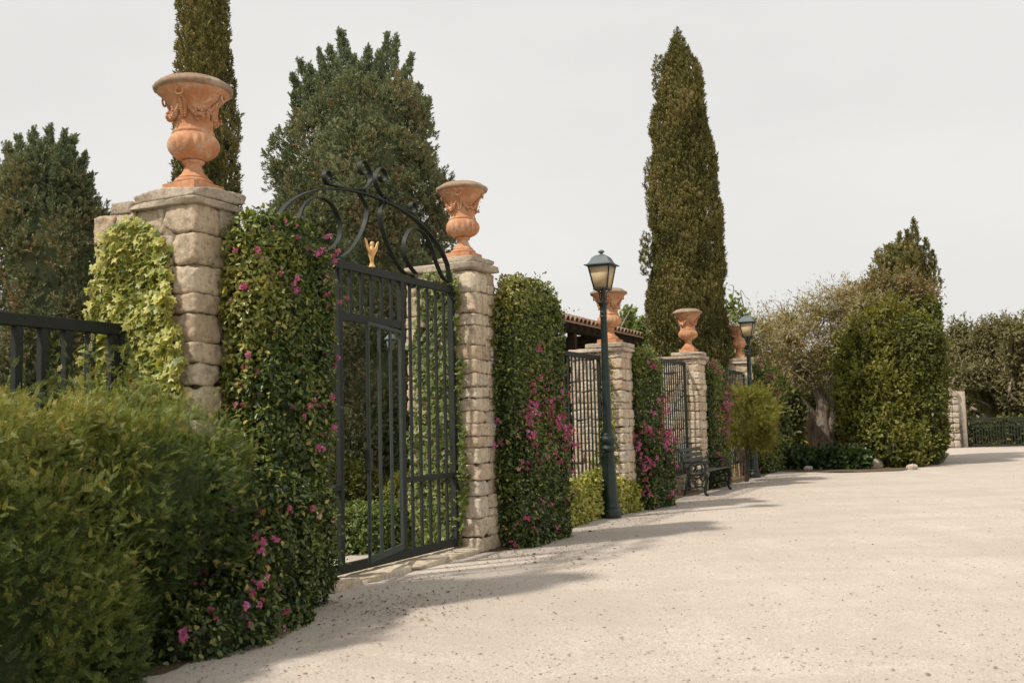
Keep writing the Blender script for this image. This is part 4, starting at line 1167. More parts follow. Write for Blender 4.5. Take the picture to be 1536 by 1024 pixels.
def conifer(name, label, cat, base, prof, dens, T, size, mat, seed, depth=.15, up=.9, amp=.12, sc=2.5, rb=.4, var=.5, core=.6, trunk_r=.12, trunk_h=None, lean=(0, 0), group=None, mode='plume', spikes=None, gaps=0, clump=None):
    g = np.random.default_rng(seed); base = np.array(base)
    t = thing(name, label, cat, base, group=group)
    zs = [p[0] for p in prof]; area = sum(2 * math.pi * (prof[i][1] + prof[i + 1][1]) / 2 * math.hypot(prof[i + 1][0] - prof[i][0], prof[i + 1][1] - prof[i][1]) for i in range(len(prof) - 1))
    n = int(area * dens)
    P, nn, dd = revolve_pts(prof, n, g, base, lean, seed, amp, sc)
    P = P - nn * (np.abs(g.normal(size=n)) * depth)[:, None]
    if gaps:
        hole = lumps(P, 5.5, seed + 9, 2) > (1.0 - gaps); P = P[~hole]; nn = nn[~hole]; dd = dd[~hole]; n = len(P)
    if mode == 'plume': y = nn * .38 + jit(n, .25, g) + UP * up
    else: y = nn * .9 + jit(n, .45, g) + UP * up
    if clump:
        nc, cr, per = clump
        C0, cn, _ = revolve_pts(prof, nc, g, base, lean, seed + 1, amp, sc); C0 = C0 - cn * cr * .55
        rad = cr * g.uniform(.6, 1.3, nc); cv_ = g.normal(size=nc)
        ii = np.repeat(np.arange(nc), per); n = len(ii)
        u = norm(g.normal(size=(n, 3)) + cn[ii] * .9 + UP * .35)
        P = C0[ii] + u * (rad[ii] * g.uniform(.75, 1.08, n))[:, None]; nn = u
        y = u * .75 + UP * .35 + jit(n, .28, g); dd = cv_[ii] * .35
        far_side = ((P - base) @ np.array([0, 1.0, 0])) > .9 * 1e9
    r = np.clip(rb + dd * var * .35 + .25 * lumps(P, 7, seed + 4, 2) + g.normal(size=n) * .14, 0, 1)
    parts = [scatter(T, P, orient(y, nn + jit(n, .5, g)), size * g.uniform(.6, 1.3, n), r)]
    if core:
        k = 28; zz = np.linspace(zs[0] + .1, zs[-1] * .97, 40); cv = []; 
        for z in zz:
            r_ = max(.01, np.interp(z, zs, [p[1] for p in prof]) * core - .02)
            for a in range(k): th = 2 * math.pi * a / k; cv.append((base[0] + lean[0] * z / zs[-1] + r_ * math.cos(th), base[1] + lean[1] * z / zs[-1] + r_ * math.sin(th), base[2] + z))
        cv = np.array(cv); cv[:, :2] += .05 * np.stack([lumps(cv, 4, seed, 2), lumps(cv, 4, seed + 1, 2)], 1)
        cf = np.array([[i * k + a, i * k + (a + 1) % k, (i + 1) * k + (a + 1) % k, (i + 1) * k + a] for i in range(39) for a in range(k)])
        parts.append((cv, cf, np.clip(.35 + .4 * lumps(cv, 9, seed, 3), 0, 1)))
    add_mesh('crown', merge(parts), mat, t)
    m = MB(); th_ = trunk_h or zs[-1] * .8
    m.tube([base + UP * z + np.array([lean[0], lean[1], 0]) * z / zs[-1] for z in np.linspace(0, th_, 9)], list(np.linspace(trunk_r, trunk_r * .25, 9)), 10, wob=.12)
    for k in range(14):
        z = g.uniform(zs[0] + .2, th_); a = g.uniform(0, 6.28); r_ = np.interp(z, zs, [p[1] for p in prof]) * .8
        b0 = base + UP * z; m.tube([b0, b0 + [math.cos(a) * r_ * .5, math.sin(a) * r_ * .5, .25], b0 + [math.cos(a) * r_, math.sin(a) * r_, .7]], [trunk_r * .3, trunk_r * .2, .01], 5)
    m.build('trunk', M['bark_dark'], t, True)
    if spikes:
        pp = []
        for (tx, ty, tz, L, w) in spikes:      # leading shoots: tip position
            tip = np.array([tx, ty, tz]); n2 = int(L * 330)
            u = g.uniform(size=n2); ax = tip - (base + UP * (tz - base[2]) * .55); ax[2] = max(ax[2], .5); ax = np.array([ax[0] * .35, ax[1] * .35, 1.0]); ax /= np.linalg.norm(ax)
            u = u * (1 - .12 * g.uniform(size=n2)); rr = w * 1.35 * (1 - u) ** 1.25 + .01; a = g.uniform(0, 6.28, n2); off = np.stack([np.cos(a) * rr, np.sin(a) * rr, np.zeros(n2)], 1) * g.uniform(.3, 1, n2)[:, None]
            c_ = tip - ax * ((1 - u) * L)[:, None] + off
            pp.append(scatter(T, c_, orient(UP * 1.0 + jit(n2, .30, g) + off * 1.1, jit(n2, 1, g)), size * g.uniform(.45, 1.15, n2), np.clip(g.normal(.5, .25, n2), 0, 1)))
        add_mesh('fresh_shoots', merge(pp), M['con_tip'], t)
    return t
def prof_px(Y, rows, y_base_z=0):
    """rows: (pixel y, half width px) at depth Y -> (z, r)"""
    out = []
    for y, hw in rows[::-1]:
        z = float(at(700, y, Y)[2]); out.append((max(z, .05), hw * Y / FPX))
    return out
def onY(x, Y):
    p = at(x, 640, Y); return np.array([p[0], p[1], 0.0])
CY = 'slim cypresses and broad conifers behind the wall'
# tall cypress at centre right
Yc = 26.0
b = onY(1040, Yc)
pr = [(.2, 60), (2.0, 62), (2.6, 60)]
rows = [(58, 2), (75, 11), (100, 22), (140, 33), (180, 40), (240, 45), (300, 48), (360, 52), (420, 55), (480, 57), (540, 58), (600, 56), (690, 50)]
conifer('cypress_tree', 'tall pointed cypress rising behind the urn on the fourth pier', 'cypress', b, prof_px(Yc, rows), 380, SPRIG, .20, M['cyp'], 61, .09, .95, .15, 3.4, .42, .6, .72, .14, None, (0, 0), CY)
# side tuft + secondary tip
# left cypress, its top beyond the frame
Yl = 14.2
rows = [(-330, 2), (-290, 10), (-200, 20), (-100, 28), (0, 34), (100, 40), (200, 46), (300, 49), (420, 50), (600, 48), (760, 42)]
conifer('cypress_tree', 'slim dark cypress behind the left urn, running out of the top of the picture', 'cypress', onY(306, Yl), prof_px(Yl, rows), 520, SPRIG, .15, M['cyp'], 62, .09, 1.0, .09, 3.5, .40, .6, .75, .12, None, (-.0, 0), CY)
# broad conifer behind the gate
Ym = 17.5
rows = [(118, 14), (134, 54), (156, 80), (190, 98), (230, 108), (290, 117), (340, 124), (400, 128), (500, 130), (600, 126), (700, 118), (745, 100)]
def tips(lst, Y):
    o = []
    for (x, y, L, w, dy) in lst:
        p = at(x, y, Y + dy); o.append((p[0], p[1], p[2], L, w))
    return o
sp = tips([(510, 45, 1.5, .34, 0), (493, 70, 1.2, .3, .4), (478, 78, 1.2, .3, -.4), (447, 92, 1.1, .25, 0), (437, 115, .9, .2, .3), (530, 85, 1.1, .3, .5), (552, 72, 1.2, .3, -.3), (583, 52, 1.4, .3, 0), (596, 58, 1.3, .28, .5), (570, 80, 1.1, .3, -.5), (620, 84, 1.1, .22, 0), (632, 130, .8, .2, .2), (505, 95, 1.3, .4, -.6), (540, 100, 1.3, .4, -.7), (462, 100, 1.1, .3, .5), (608, 105, 1.1, .3, -.4), (436, 145, .8, .2, -.2), (645, 150, .7, .18, 0)], Ym)
conifer('conifer_tree', 'broad blue green conifer towering behind the iron arch', 'conifer', onY(545, Ym), prof_px(Ym, rows), 330, SPRIG, .18, M['con'], 63, .12, .55, .34, 4.2, .50, .75, .72, .2, 5.0, (0, 0), CY, 'sprig', sp, 0, (620, .34, 55))
# left conifer
rows = [(222, 12), (245, 45), (280, 62), (330, 75), (400, 82), (480, 84), (560, 82), (700, 74), (745, 60)]
sp = tips([(25, 205, 1.2, .3, 0), (50, 196, 1.3, .32, .3), (75, 192, 1.4, .34, 0), (98, 196, 1.3, .3, -.3), (112, 205, 1.1, .28, .2), (10, 215, 1.0, .3, .3), (128, 232, .9, .2, 0), (138, 262, .7, .18, 0), (60, 215, 1.2, .35, -.6), (90, 220, 1.2, .35, -.6), (0, 260, .8, .25, 0), (40, 225, 1.2, .35, -.6)], 17.5)
conifer('conifer_tree', 'rounded blue green conifer at the far left above the railing', 'conifer', onY(66, 17.5), prof_px(17.5, rows), 330, SPRIG, .18, M['con'], 64, .12, .55, .30, 4.2, .52, .75, .72, .18, 4.0, (0, 0), CY, 'sprig', sp, 0, (420, .32, 50))
# far cypress peeking above the climber hedge
Yf = 33
rows = [(385, 8), (398, 22), (420, 31), (450, 36), (500, 38), (560, 40), (680, 38)]
sp = None
b5 = onY(1364, Yf)
tt = conifer('cypress_tree', 'dark cypress top with several tips above the tall green hedge', 'cypress', b5, prof_px(Yf, rows), 110, SPRIG, .30, M['cyp'], 65, .15, 1.1, .30, 2.0, .45, .6, .6, .14, None, (0, 0), CY)
g = np.random.default_rng(90); pp = []
for (x, y, L, w) in ((1371, 333, 2.2, .26), (1389, 362, 1.6, .24), (1349, 354, 1.7, .25), (1336, 370, 1.5, .25), (1399, 380, 1.3, .22), (1325, 392, 1.2, .25), (1361, 350, 1.6, .22), (1379, 375, 1.3, .25)):
    tip = at(x, y, Yf); n2 = int(L * 130); u = g.uniform(size=n2); rr = w * (1 - u) ** .7; a = g.uniform(0, 6.28, n2)
    off = np.stack([np.cos(a) * rr, np.sin(a) * rr, np.zeros(n2)], 1); c_ = tip - UP * ((1 - u) * L)[:, None] + off
    pp.append(scatter(SPRIG, c_, orient(UP + jit(n2, .2, g) + off * .6, jit(n2, 1, g)), .26 * g.uniform(.6, 1.1, n2), np.clip(g.normal(.42, .2, n2), 0, 1)))
add_mesh('leading_shoots', merge(pp), M['cyp'], tt)
# side tuft of the tall cypress
tt = [o for o in bpy.data.objects if o.name.startswith('cypress_tree') and 'fourth pier' in o.get('label', '')][0]
pp = []
for (x, y, L, w) in ((987, 88, 1.3, .16), (992, 100, 1.2, .18), (969, 352, .9, .16), (975, 240, 1.6, .16), (1068, 260, 1.3, .14), (1078, 380, 1.3, .14), (967, 372, .8, .14), (975, 455, 1.2, .14), (1012, 60, .9, .10)):
    tip = at(x, y, Yc); n2 = int(L * 110); u = g.uniform(size=n2); rr = w * np.sin(np.clip(u, .02, 1) * 3.0) ** .6; a = g.uniform(0, 6.28, n2)
    off = np.stack([np.cos(a) * rr, np.sin(a) * rr, np.zeros(n2)], 1); c_ = tip - UP * ((1 - u) * L)[:, None] + off
    pp.append(scatter(SPRIG, c_, orient(UP + jit(n2, .25, g) + off, jit(n2, 1, g)), .2 * g.uniform(.6, 1.1, n2), np.clip(g.normal(.45, .2, n2), 0, 1)))
add_mesh('side_shoots', merge(pp), M['cyp'], tt)

def broad_tree(name, label, cat, base, blobs, dens, T, size, mat, seed, trunk_r, limbs=True, depth=.3, rb=.5, var=.5, inset=None, group=None, mode='leaf', sp=0, mats='bark', wob=.25, bare=0, up=.4, hz=None):
    g = np.random.default_rng(seed); base = np.array(base, float); t = thing(name, label, cat, base, group=group)
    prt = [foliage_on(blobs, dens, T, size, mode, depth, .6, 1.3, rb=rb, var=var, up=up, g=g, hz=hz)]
    if sp:
        q_ = []
        for b in blobs:
            p, nn = b.surf(int(b.area * sp), -.02, g)
            for j in range(len(p)):
                d = nn[j] * .6 + g.normal(size=3) * .4 + UP * .6; d /= np.linalg.norm(d); L = g.uniform(1, 3.5) * size; k = 7
                u = np.linspace(.1, 1, k); q = p[j] + d * (u * L)[:, None]
                q_.append(scatter(T, q, orient(g.normal(size=(k, 3)) * .8 + d, g.normal(size=(k, 3)) + UP), size * g.uniform(.5, 1, k), np.clip(g.normal(rb + .1, .15, k), 0, .98)))
        mv, mf, mr = merge(q_); prt.append((mv, np.concatenate(mf), mr))
    if inset is not None: prt += cores(blobs, inset, .1)
    add_mesh('crown', merge(prt), mat, t)
    m = MB(); top = base + UP * min(b.c[2] - b.h[2] * .6 for b in blobs)
    k = 9; pts = [base + (top - base) * u + np.array([math.sin(u * 5 + seed) * trunk_r * .4, 0, 0]) for u in np.linspace(0, 1, k)]
    m.tube(pts, [trunk_r * (1.35 - .7 * u) for u in np.linspace(0, 1, k)], 18, wob=wob, seed=seed)
    for b in (blobs if limbs else []):
        for _ in range(3):
            e = b.c + g.normal(size=3) * b.h * .45; s0 = pts[-1] - UP * g.uniform(0, .3) * (top[2] - base[2]); mid_ = (s0 + e) / 2 + g.normal(size=3) * .15 * np.linalg.norm(e - s0)
            m.tube(spline([s0, mid_, e], 5), list(np.linspace(trunk_r * .38, .015, 11)), 8, wob=.2, seed=seed)
    m.build('trunk', M[mats], t, True)
    if bare:
        m = MB()
        for _ in range(bare):
            b = blobs[g.integers(len(blobs))]; p, nn = b.surf(1, 0, g); s0 = b.c + (p[0] - b.c) * .3; e = p[0] + nn[0] * g.uniform(.0, .35) + UP * .1
            m.tube(spline([s0, (s0 + e) / 2 + g.normal(size=3) * .18, e], 4), list(np.linspace(.022, .004, 9)), 4)
        m.build('bare_twigs', M['bark'], t)
    return t
I3 = np.eye(3)
def PB(x, y, Y, hx, hz, hy=None, e=2.3, amp=.18, sc=2.2, seed=0):
    """blob from pixel centre and pixel half sizes at depth Y"""
    s = Y / FPX; return Blob(at(x, y, Y), (hx * s, (hy or hx) * s, hz * s), e, amp, sc, seed, I3)
# old olive tree
Yo = float(ground(1232, 694)[1]); ob = ground(1236, 694)
obl = [PB(1238, 470, Yo, 46, 34, seed=101), PB(1188, 510, Yo - .3, 40, 34, seed=102), PB(1262, 505, Yo - .3, 44, 40, seed=103), PB(1196, 556, Yo - .3, 34, 30, seed=104), PB(1180, 480, Yo + .8, 26, 20, seed=105), PB(1270, 445, Yo + .3, 40, 22, seed=107), PB(1228, 530, Yo - .5, 30, 30, seed=106), PB(1172, 565, Yo, 26, 36, seed=108), PB(1298, 462, Yo - 1.5, 30, 26, seed=109), PB(1300, 500, Yo - 2.2, 22, 24, seed=110)]
broad_tree('olive_tree', 'gnarled old olive tree with grey green crown at the gravel edge', 'olive tree', ob, obl, 270, NARROW, .15, M['olive'], 71, .01, depth=.40, rb=.48, sp=9, bare=130, inset=None)
ot = [o for o in bpy.data.objects if o.get('category') == 'olive tree'][0]
m = MB(); s = Yo / FPX
def op(x, y, dy=0): return at(x, y, Yo + dy)
for (pts, rad) in [([(1222, 700), (1224, 676), (1221, 652), (1216, 630), (1200, 606), (1182, 590)], [.36, .30, .26, .22, .16, .09]),
                   ([(1246, 700), (1243, 676), (1238, 655), (1243, 630), (1250, 600), (1247, 560), (1240, 520)], [.38, .30, .25, .22, .20, .14, .08]),
                   ([(1234, 700), (1232, 670), (1230, 640), (1234, 610), (1222, 580), (1212, 545)], [.40, .34, .28, .20, .13, .07]),
                   ([(1240, 600), (1252, 570), (1262, 530), (1256, 490), (1270, 460)], [.14, .13, .11, .08, .04]),
                   ([(1200, 606), (1190, 570), (1200, 530), (1180, 500), (1164, 478)], [.12, .10, .09, .06, .03]),
                   ([(1214, 640), (1192, 618), (1178, 606), (1168, 604)], [.11, .09, .07, .03])]:
    ps = spline([op(x, y, -.25) for x, y in pts], 6); m.tube(ps, list(np.interp(np.linspace(0, len(rad) - 1, len(ps)), range(len(rad)), rad)), 20, wob=.42, seed=3)
m.build('gnarled_trunk', M['bark'], ot, True)
# split stumps left of it
for (x0, y0, y1, hw, lab) in ((1206, 668, 628, 11, 'weathered split log leaning upright left of the olive trunk, upper piece'), (1216, 694, 660, 12, 'broken pale stump at the foot of the olive trunk, lower piece')):
    p0 = at(x0 + 2, 690 if y0 > 680 else 692, Yo - .6); p0[2] = 0; tp = at(x0, y1, Yo - .6)
    t = thing('tree_stump', lab, 'stump', p0); m = MB(); g = np.random.default_rng(x0)
    w = hw * Yo / FPX
    ps = [p0 + (tp - p0) * u for u in np.linspace(0, 1, 12)]
    m.tube(ps, [w * (.9 + .2 * math.sin(u * 7)) for u in np.linspace(0, 1, 12)], 18, wob=.5, seed=x0)
    for k in range(7):
        a = g.uniform(0, 6.28); q = tp + np.array([math.cos(a), math.sin(a), 0]) * w * .5; m.tube([q - UP * .2, q + UP * g.uniform(.02, .16)], [w * .3, w * .08], 6, wob=.2)
    m.build('split_wood', M['bark_pale'], t, True)
# climbing hedge to the right of the olive
Yh = 29.5
cb = [PB(x, y, Yh + dy, hx, hz, seed=300 + i, e=2.1, amp=.22, sc=3.0) for i, (x, y, hx, hz, dy) in enumerate((
    (1322, 488, 34, 26, .2), (1294, 505, 26, 24, -.1), (1350, 500, 30, 30, .2), (1310, 530, 34, 28, -.4), (1340, 545, 34, 34, -.4), (1282, 545, 24, 24, -.3),
    (1300, 572, 34, 30, -.8), (1334, 590, 34, 34, -.9), (1282, 602, 26, 28, -.7), (1312, 622, 32, 32, -1.2), (1342, 640, 28, 40, -1.2), (1292, 650, 26, 28, -1.0), (1322, 672, 34, 30, -1.7), (1352, 672, 26, 30, -1.6), (1300, 685, 24, 20, -1.6)))]
broad_tree('climber_thicket', 'tall yellow green climber thicket right of the olive tree', 'thicket', ground(1320, 700), cb, 360, LEAF, .14, M['climb'], 72, .12, False, hz=(.20, 2.6, 1.6), depth=.30, rb=.48, var=1.0, inset=.42, sp=26, mats='bark_dark', up=.6)  # height term puts a sunlit top and shaded base into the leaves
cb = [PB(1330, 445, Yh + 1.8, 46, 34, seed=117, e=2.6, amp=.25), PB(1362, 465, Yh + 2.2, 40, 44, seed=118), PB(1310, 470, Yh + 1.4, 44, 36, seed=119)]
broad_tree('dry_thicket', 'brownish tangled climber mass below the far cypress tips', 'thicket', onY(1345, Yh + 2), cb, 420, LEAF, .11, M['dryclimb'], 73, .1, False, depth=.3, rb=.5, var=.6, inset=.4, sp=12, bare=60, mats='bark_dark')
Yg = float(ground(1395, 697)[1])
cb = [PB(1368, 585, Yg + .6, 36, 115, 50, e=4.0, amp=.15, seed=121), PB(1386, 600, Yg + 1.6, 22, 90, 50, e=4, amp=.12, seed=122), PB(1382, 500, Yg + 2.4, 24, 55, 40, e=3, amp=.18, seed=123)]
broad_tree('clipped_hedge', 'tall dark green hedge end beside the far stone pillar', 'hedge', ground(1385, 696), cb, 560, LEAF, .11, M['climb'], 74, .12, False, depth=.16, rb=.30, var=.5, inset=.25, mats='bark_dark', sp=4, up=.5)  # lower leaf tone paints this end of the green mass as shaded
# dark mass between hedge E and olive
cb = [PB(1178, 640, 30.5, 26, 60, seed=124, e=3), PB(1205, 640, 33.5, 50, 60, seed=125, e=3), PB(1262, 640, 33.8, 40, 60, seed=126, e=3)]
broad_tree('shade_thicket', 'dark leafy thicket behind the olive trunk and stumps', 'thicket', onY(1200, 33), cb, 200, LEAF, .16, M['climb'], 75, .1, False, depth=.2, rb=.30, var=.5, inset=.25, mats='bark_dark')
# ground plants at the olive foot
for k, (x, hx, lab) in enumerate(((1205, 22, 'dark strap leaved ground plant under the split stumps'), (1248, 24, 'dark leafy ground plant at the right foot of the olive trunk'), (1283, 20, 'glossy dark ground plant between the olive and the white rock'))):
    gp = ground(x, 703); s = gp[1] / FPX
    shrub('ground_plant', lab, 'plant', [Blob(gp + UP * .18, (hx * s, .5, .38), 2.3, .08, 4, 130 + k, I3)], 420, LEAF, .17, 'sprig', M['darkleaf'], 80 + k, .1, .1, .45, .5, .4, False, 'dark ground plants at the olive foot')
for k, (x, y, w, lab) in enumerate(((1308, 702, .26, 'pale pinkish rock at the gravel edge under the thicket'), (1368, 704, .14, 'small flat stone at the foot of the dark hedge'), (1212, 705, .1, 'little stone at the gravel edge below the stumps'))):
    p = ground(x, y); P = stone_verts(p + UP * w * .4, [w, w * .8, w * .55], I3, 5 + k, .03, 3)
    o = mesh_np('rock', P, ST_F, M['pillar'], None, np.full(len(P), .5), True, origin=p); tag(o, lab, 'rock', 'stones lying at the gravel edge')
for k, (x0, x1) in enumerate(((1270, 1275), (1276, 1281))):
    a = ground(x0, 704) + [0, .8, 0]; a = at(x0, 682, a[1]); b = at(x1, 664, a[1]); a2 = a - (b - a) * .9; m = MB(); m.tube([a2, a, b], .018, 6)
    o = m.build('garden_stake', M['pillar'], None, origin=a2); tag(o, ['thin pale stake leaning right behind the ground plants, left of the pair', 'thin pale stake leaning right behind the ground plants, right of the pair'][k], 'stake', 'thin pale garden stakes')

# background trees
BG = 'trees standing beyond the wall and far end'
def bg(label, specs, Y, dens, size, mat, seed, tr=.25, **k):
    bl = [PB(x, y, Y + dy, hx, hz, seed=seed * 10 + i) for i, (x, y, hx, hz, dy) in enumerate(specs)]
    broad_tree('olive_tree' if mat in ('olive', 'wood_far') else 'leafy_tree', label, 'tree', onY(specs[0][0], Y), bl, dens, LEAF if mat in ('bright', 'wood_far') else NARROW, size, M[mat], seed, tr, group=BG, **k)
bg('pale grey green tree between the tall cypress and the old olive', [(1122, 520, 36, 36, 0), (1150, 500, 30, 34, 1), (1100, 560, 34, 34, 0), (1148, 560, 34, 40, 0)], 36, 90, .24, 'olive', 141, .2, depth=.5, sp=4, inset=.5, bare=20)
bg('thin leafy branches showing above the second lamp', [(1098, 462, 12, 26, 0), (1118, 480, 22, 20, 0)], 31, 55, .16, 'bright', 142, .08, depth=.4, bare=14)
bg('small bright green tree behind the tiled roof, nearer the lamp', [(935, 486, 14, 20, 0), (946, 470, 8, 14, 0)], 34, 90, .19, 'bright', 143, .1, depth=.3, bare=10)
bg('bright green bush tree touching the left side of the tall cypress', [(962, 492, 18, 24, 0), (955, 520, 20, 24, 1)], 36, 100, .19, 'bright', 144, .1, depth=.3, bare=8)
def crowns(seed, x0, x1, ytop, ybot, n, r):
    q = np.random.default_rng(seed); o = []
    for k in range(n):
        x = q.uniform(x0, x1); u = q.uniform(); y = ytop(x) + r + u * (ybot - ytop(x) - r); o.append((x, y, r * q.uniform(.8, 1.3), r * q.uniform(.7, 1.05), q.uniform(-2, 2)))
    return o
bg('far grey green tree just right of the dark hedge', crowns(5, 1405, 1455, lambda x: 478 + abs(x - 1440) * .3, 610, 13, 22), 57, 120, .19, 'wood_far', 145, .3, depth=.5, inset=.5, sp=5, var=.8)
bg('far olive tree above the low gate in the middle of the row', crowns(6, 1455, 1515, lambda x: 466 + abs(x - 1485) * .4, 600, 15, 23), 52, 120, .18, 'wood_far', 146, .3, depth=.5, inset=.5, sp=5, var=.8, rb=.42)
bg('far tree at the right edge of the picture', crowns(7, 1512, 1590, lambda x: 452 + abs(x - 1545) * .2, 605, 16, 26), 49, 120, .18, 'wood_far', 147, .3, depth=.5, inset=.5, sp=5, var=.8, rb=.56)
bg('tall tree beyond the right edge, leaning into the row', [(1620, 490, 60, 70, 0), (1600, 580, 60, 60, 0)], 46, 60, .22, 'wood_far', 148, .3, depth=.7, inset=.6)
shrub('dark_backing_hedge', 'low dark hedge just behind the far barred gate', 'hedge', [PB(1500, 652, 44.5, 82, 26, 10, e=4, amp=.2, seed=171)], 130, LEAF, .16, 'leaf', M['climb'], 171, .2, .15, .22, .4, .4, False)  # hedge added so the view behind the gate reads near black
o = mesh_np('x', *(lambda p: (p[0], p[1]))(foliage_on([Blob(at(1400, 640, 75), (30, 3, 5.5), 3, .6, .5, 150, I3), Blob(at(1200, 640, 85), (40, 3, 6.0), 3, .6, .5, 151, I3)], 12, LEAF, .7, 'leaf', .5)[:2]), M['wood_far'])
o.name = 'far_wood'; tag(o, 'distant olive wood closing the view behind the trees', 'wood', kind='stuff')
a_ = o.data.attributes.new('rnd', 'FLOAT', 'POINT'); a_.data.foreach_set('value', np.random.default_rng(1).uniform(.1, .8, len(o.data.vertices)).astype(np.float32))
# garden background seen through the gate
for k, (x, Y, hx, hz, lab) in enumerate(((560, 24, 90, 150, 'dark shrubby tree behind the big conifer, seen through the gate'), (420, 25, 90, 140, 'dark garden tree left of the gate opening'), (200, 24, 110, 110, 'dark garden tree beyond the left railing'), (30, 25, 110, 110, 'dark garden tree at the left edge beyond the railing'), (700, 26, 90, 110, 'dark garden tree behind the gate pier'))):
    bl = [PB(x, 700 - hz * .5, Y, hx, hz * .8, seed=160 + k, e=2.6)]
    broad_tree('leafy_tree', lab, 'tree', onY(x, Y), bl, 150, LEAF, .16, M['climb'], 160 + k, .15, depth=.3, rb=.25, var=.4, inset=.3, mats='bark_dark', group=BG)

# ================================================================ LOOSE GRAVEL, LITTER
g = np.random.default_rng(200)
n = 11000
yy = 4.6 + 16 * g.uniform(size=n) ** 2.2; xx = g.uniform(-.56, .62, n) * yy
P = np.stack([xx, yy, np.zeros(n)], 1)
vn = (P - A) @ N; vv = (P - A) @ V
ok = (vn > .75) | ((vv > 1.2) & (vv < 4) & (vn > .4)); P = P[ok]; n = len(P)
tv, tf = ST_LO; tv = norm(tv)
s_ = g.gamma(3, .0011, n) + .0018
sq = np.stack([g.uniform(.7, 1.3, n), g.uniform(.7, 1.3, n), g.uniform(.4, .8, n)], 1)
vt = tv[None] * (s_[:, None] * sq)[:, None, :] + P[:, None, :]; vt[:, :, 2] += (s_ * .25)[:, None]
fc = (tf[None] + (np.arange(n) * len(tv))[:, None, None]).reshape(-1, 4)
o = mesh_np('loose_pebbles', vt.reshape(-1, 3), fc, M['pebble'], None, np.repeat(g.uniform(size=n), len(tv)), True); tag(o, 'loose pale pebbles scattered over the gravel', 'gravel', kind='stuff')
# fallen leaves and petals, thicker along the wall
n = 3400
v_ = g.uniform(-3, 24, n); n_ = .6 + np.abs(g.normal(size=n)) * .55
P1 = A + V * v_[:, None] + N * n_[:, None]
n2 = 520; yy = 4.8 + 22 * g.uniform(size=n2) ** 1.4; P2 = np.stack([g.uniform(-.35, .6, n2) * yy, yy, np.zeros(n2)], 1)
n3 = 480; P3 = np.concatenate([W(3.8, .9, 0) + np.stack([g.normal(size=n3) * .5, g.normal(size=n3) * .45, np.zeros(n3)], 1), W(.9, 1.25, 0) + np.stack([g.normal(size=n3) * .3, g.normal(size=n3) * .45, np.zeros(n3)], 1)])
P1 = P1[lumps(P1, 2.6, 12, 3) + g.normal(size=len(P1)) * .25 > .05]
P = np.concatenate([P1, P2, P3]); P = P[((P - A) @ N) > .5]; P[:, 2] = .008; n = len(P)
y = jit(n, 1, g) * [1, 1, .15]; z = UP + jit(n, .35, g)
sz = g.gamma(4, .0042, n) + .004
o = add_mesh('leaf_litter', scatter(LEAF, P, orient(y, z), sz, g.uniform(0, 1, n)), M['litter'], None); tag(o, 'scattered dry leaves, twigs and petals on the gravel', 'leaf litter', kind='stuff')

# ================================================================ WORLD, SUN, CAMERA
tipo = ground(868, 878)
sh = tipo - A; hd = math.hypot(sh[0], sh[1])
SUN_EL = R(51); sh[2] = 0
az = R(29 + 180)                       # direction towards the sun, from +X
w = bpy.data.worlds.new('World'); sc.world = w; w.use_nodes = True
nt = w.node_tree; nt.nodes.clear()
out = nt.nodes.new('ShaderNodeOutputWorld'); sky = nt.nodes.new('ShaderNodeTexSky'); sky.sky_type = 'NISHITA'; sky.sun_disc = False
sky.sun_elevation = SUN_EL; sky.sun_rotation = math.pi / 2 - az; sky.air_density = 1.2; sky.dust_density = 4
b1 = nt.nodes.new('ShaderNodeBackground'); b1.inputs[1].default_value = .1; nt.links.new(sky.outputs[0], b1.inputs[0])
b2 = nt.nodes.new('ShaderNodeBackground'); b2.inputs[1].default_value = 1.0
tc = nt.nodes.new('ShaderNodeTexCoord'); mp = nt.nodes.new('ShaderNodeMapping'); mp.inputs['Scale'].default_value = (1, 1, 2.6)
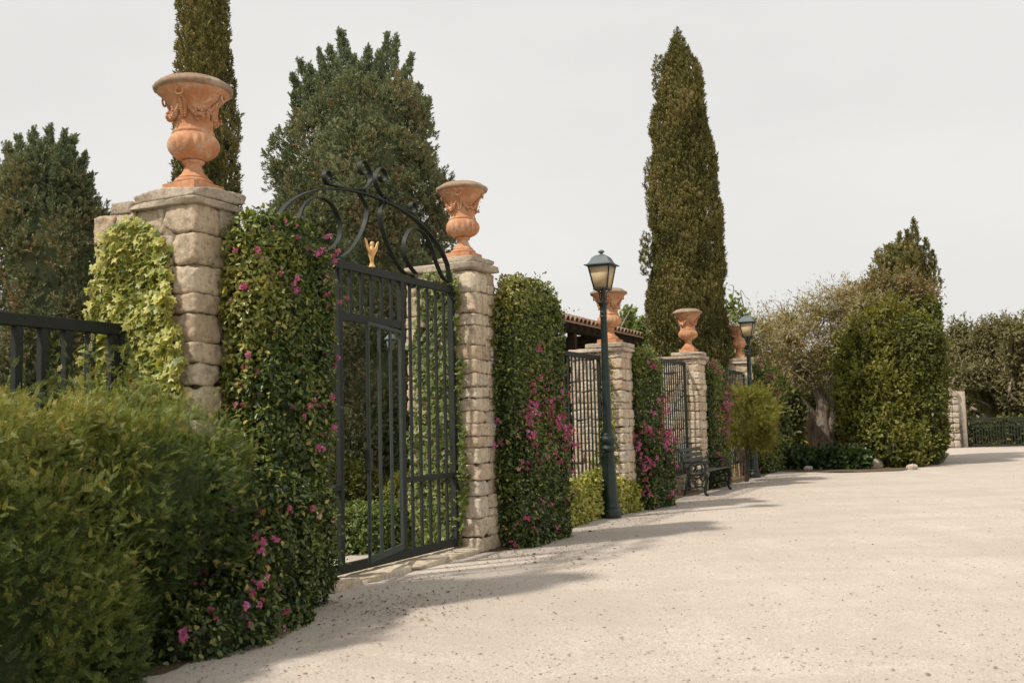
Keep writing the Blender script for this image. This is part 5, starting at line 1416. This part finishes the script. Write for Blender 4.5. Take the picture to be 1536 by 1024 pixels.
nz = nt.nodes.new('ShaderNodeTexNoise'); nz.inputs['Scale'].default_value = 1.7; nz.inputs['Detail'].default_value = 6; nz.inputs['Roughness'].default_value = .5
rp = nt.nodes.new('ShaderNodeValToRGB'); rp.color_ramp.elements[0].position = .3; rp.color_ramp.elements[0].color = (.775, .765, .74, 1); rp.color_ramp.elements[1].position = .7; rp.color_ramp.elements[1].color = (.895, .88, .85, 1)
nt.links.new(tc.outputs['Generated'], mp.inputs[0]); nt.links.new(mp.outputs[0], nz.inputs['Vector']); nt.links.new(nz.outputs['Fac'], rp.inputs[0]); nt.links.new(rp.outputs[0], b2.inputs[0])
mx = nt.nodes.new('ShaderNodeMixShader'); mx.inputs[0].default_value = .93
nt.links.new(b1.outputs[0], mx.inputs[1]); nt.links.new(b2.outputs[0], mx.inputs[2]); nt.links.new(mx.outputs[0], out.inputs[0])
ld = bpy.data.lights.new('sun', 'SUN'); ld.energy = 4.3; ld.angle = R(3.0); ld.color = (1, .92, .82)
lo = bpy.data.objects.new('sun', ld); COL.objects.link(lo)
d = Vector((math.cos(az) * math.cos(SUN_EL), math.sin(az) * math.cos(SUN_EL), math.sin(SUN_EL)))
lo.rotation_euler = d.to_track_quat('Z', 'Y').to_euler(); lo.location = (-10, -6, 14)

cam = bpy.data.cameras.new('camera'); co = bpy.data.objects.new('camera', cam); COL.objects.link(co)
cam.sensor_width = 36; cam.lens = FPX / 1536 * 36; cam.clip_end = 2000; cam.clip_start = .1
from mathutils import Matrix
Mx = Matrix(((_r[0], _u[0], -_f[0], EYE[0]), (_r[1], _u[1], -_f[1], EYE[1]), (_r[2], _u[2], -_f[2], EYE[2]), (0, 0, 0, 1)))
co.matrix_world = Mx
cam.dof.use_dof = True; cam.dof.focus_distance = 11.5; cam.dof.aperture_fstop = 3.2
sc.camera = co
sc.view_settings.view_transform = 'Standard'; sc.view_settings.look = 'None'; sc.view_settings.exposure = 0; sc.view_settings.gamma = 1
sc.render.engine = 'CYCLES'
sc.cycles.max_bounces = 6; sc.cycles.diffuse_bounces = 3; sc.cycles.transparent_max_bounces = 4
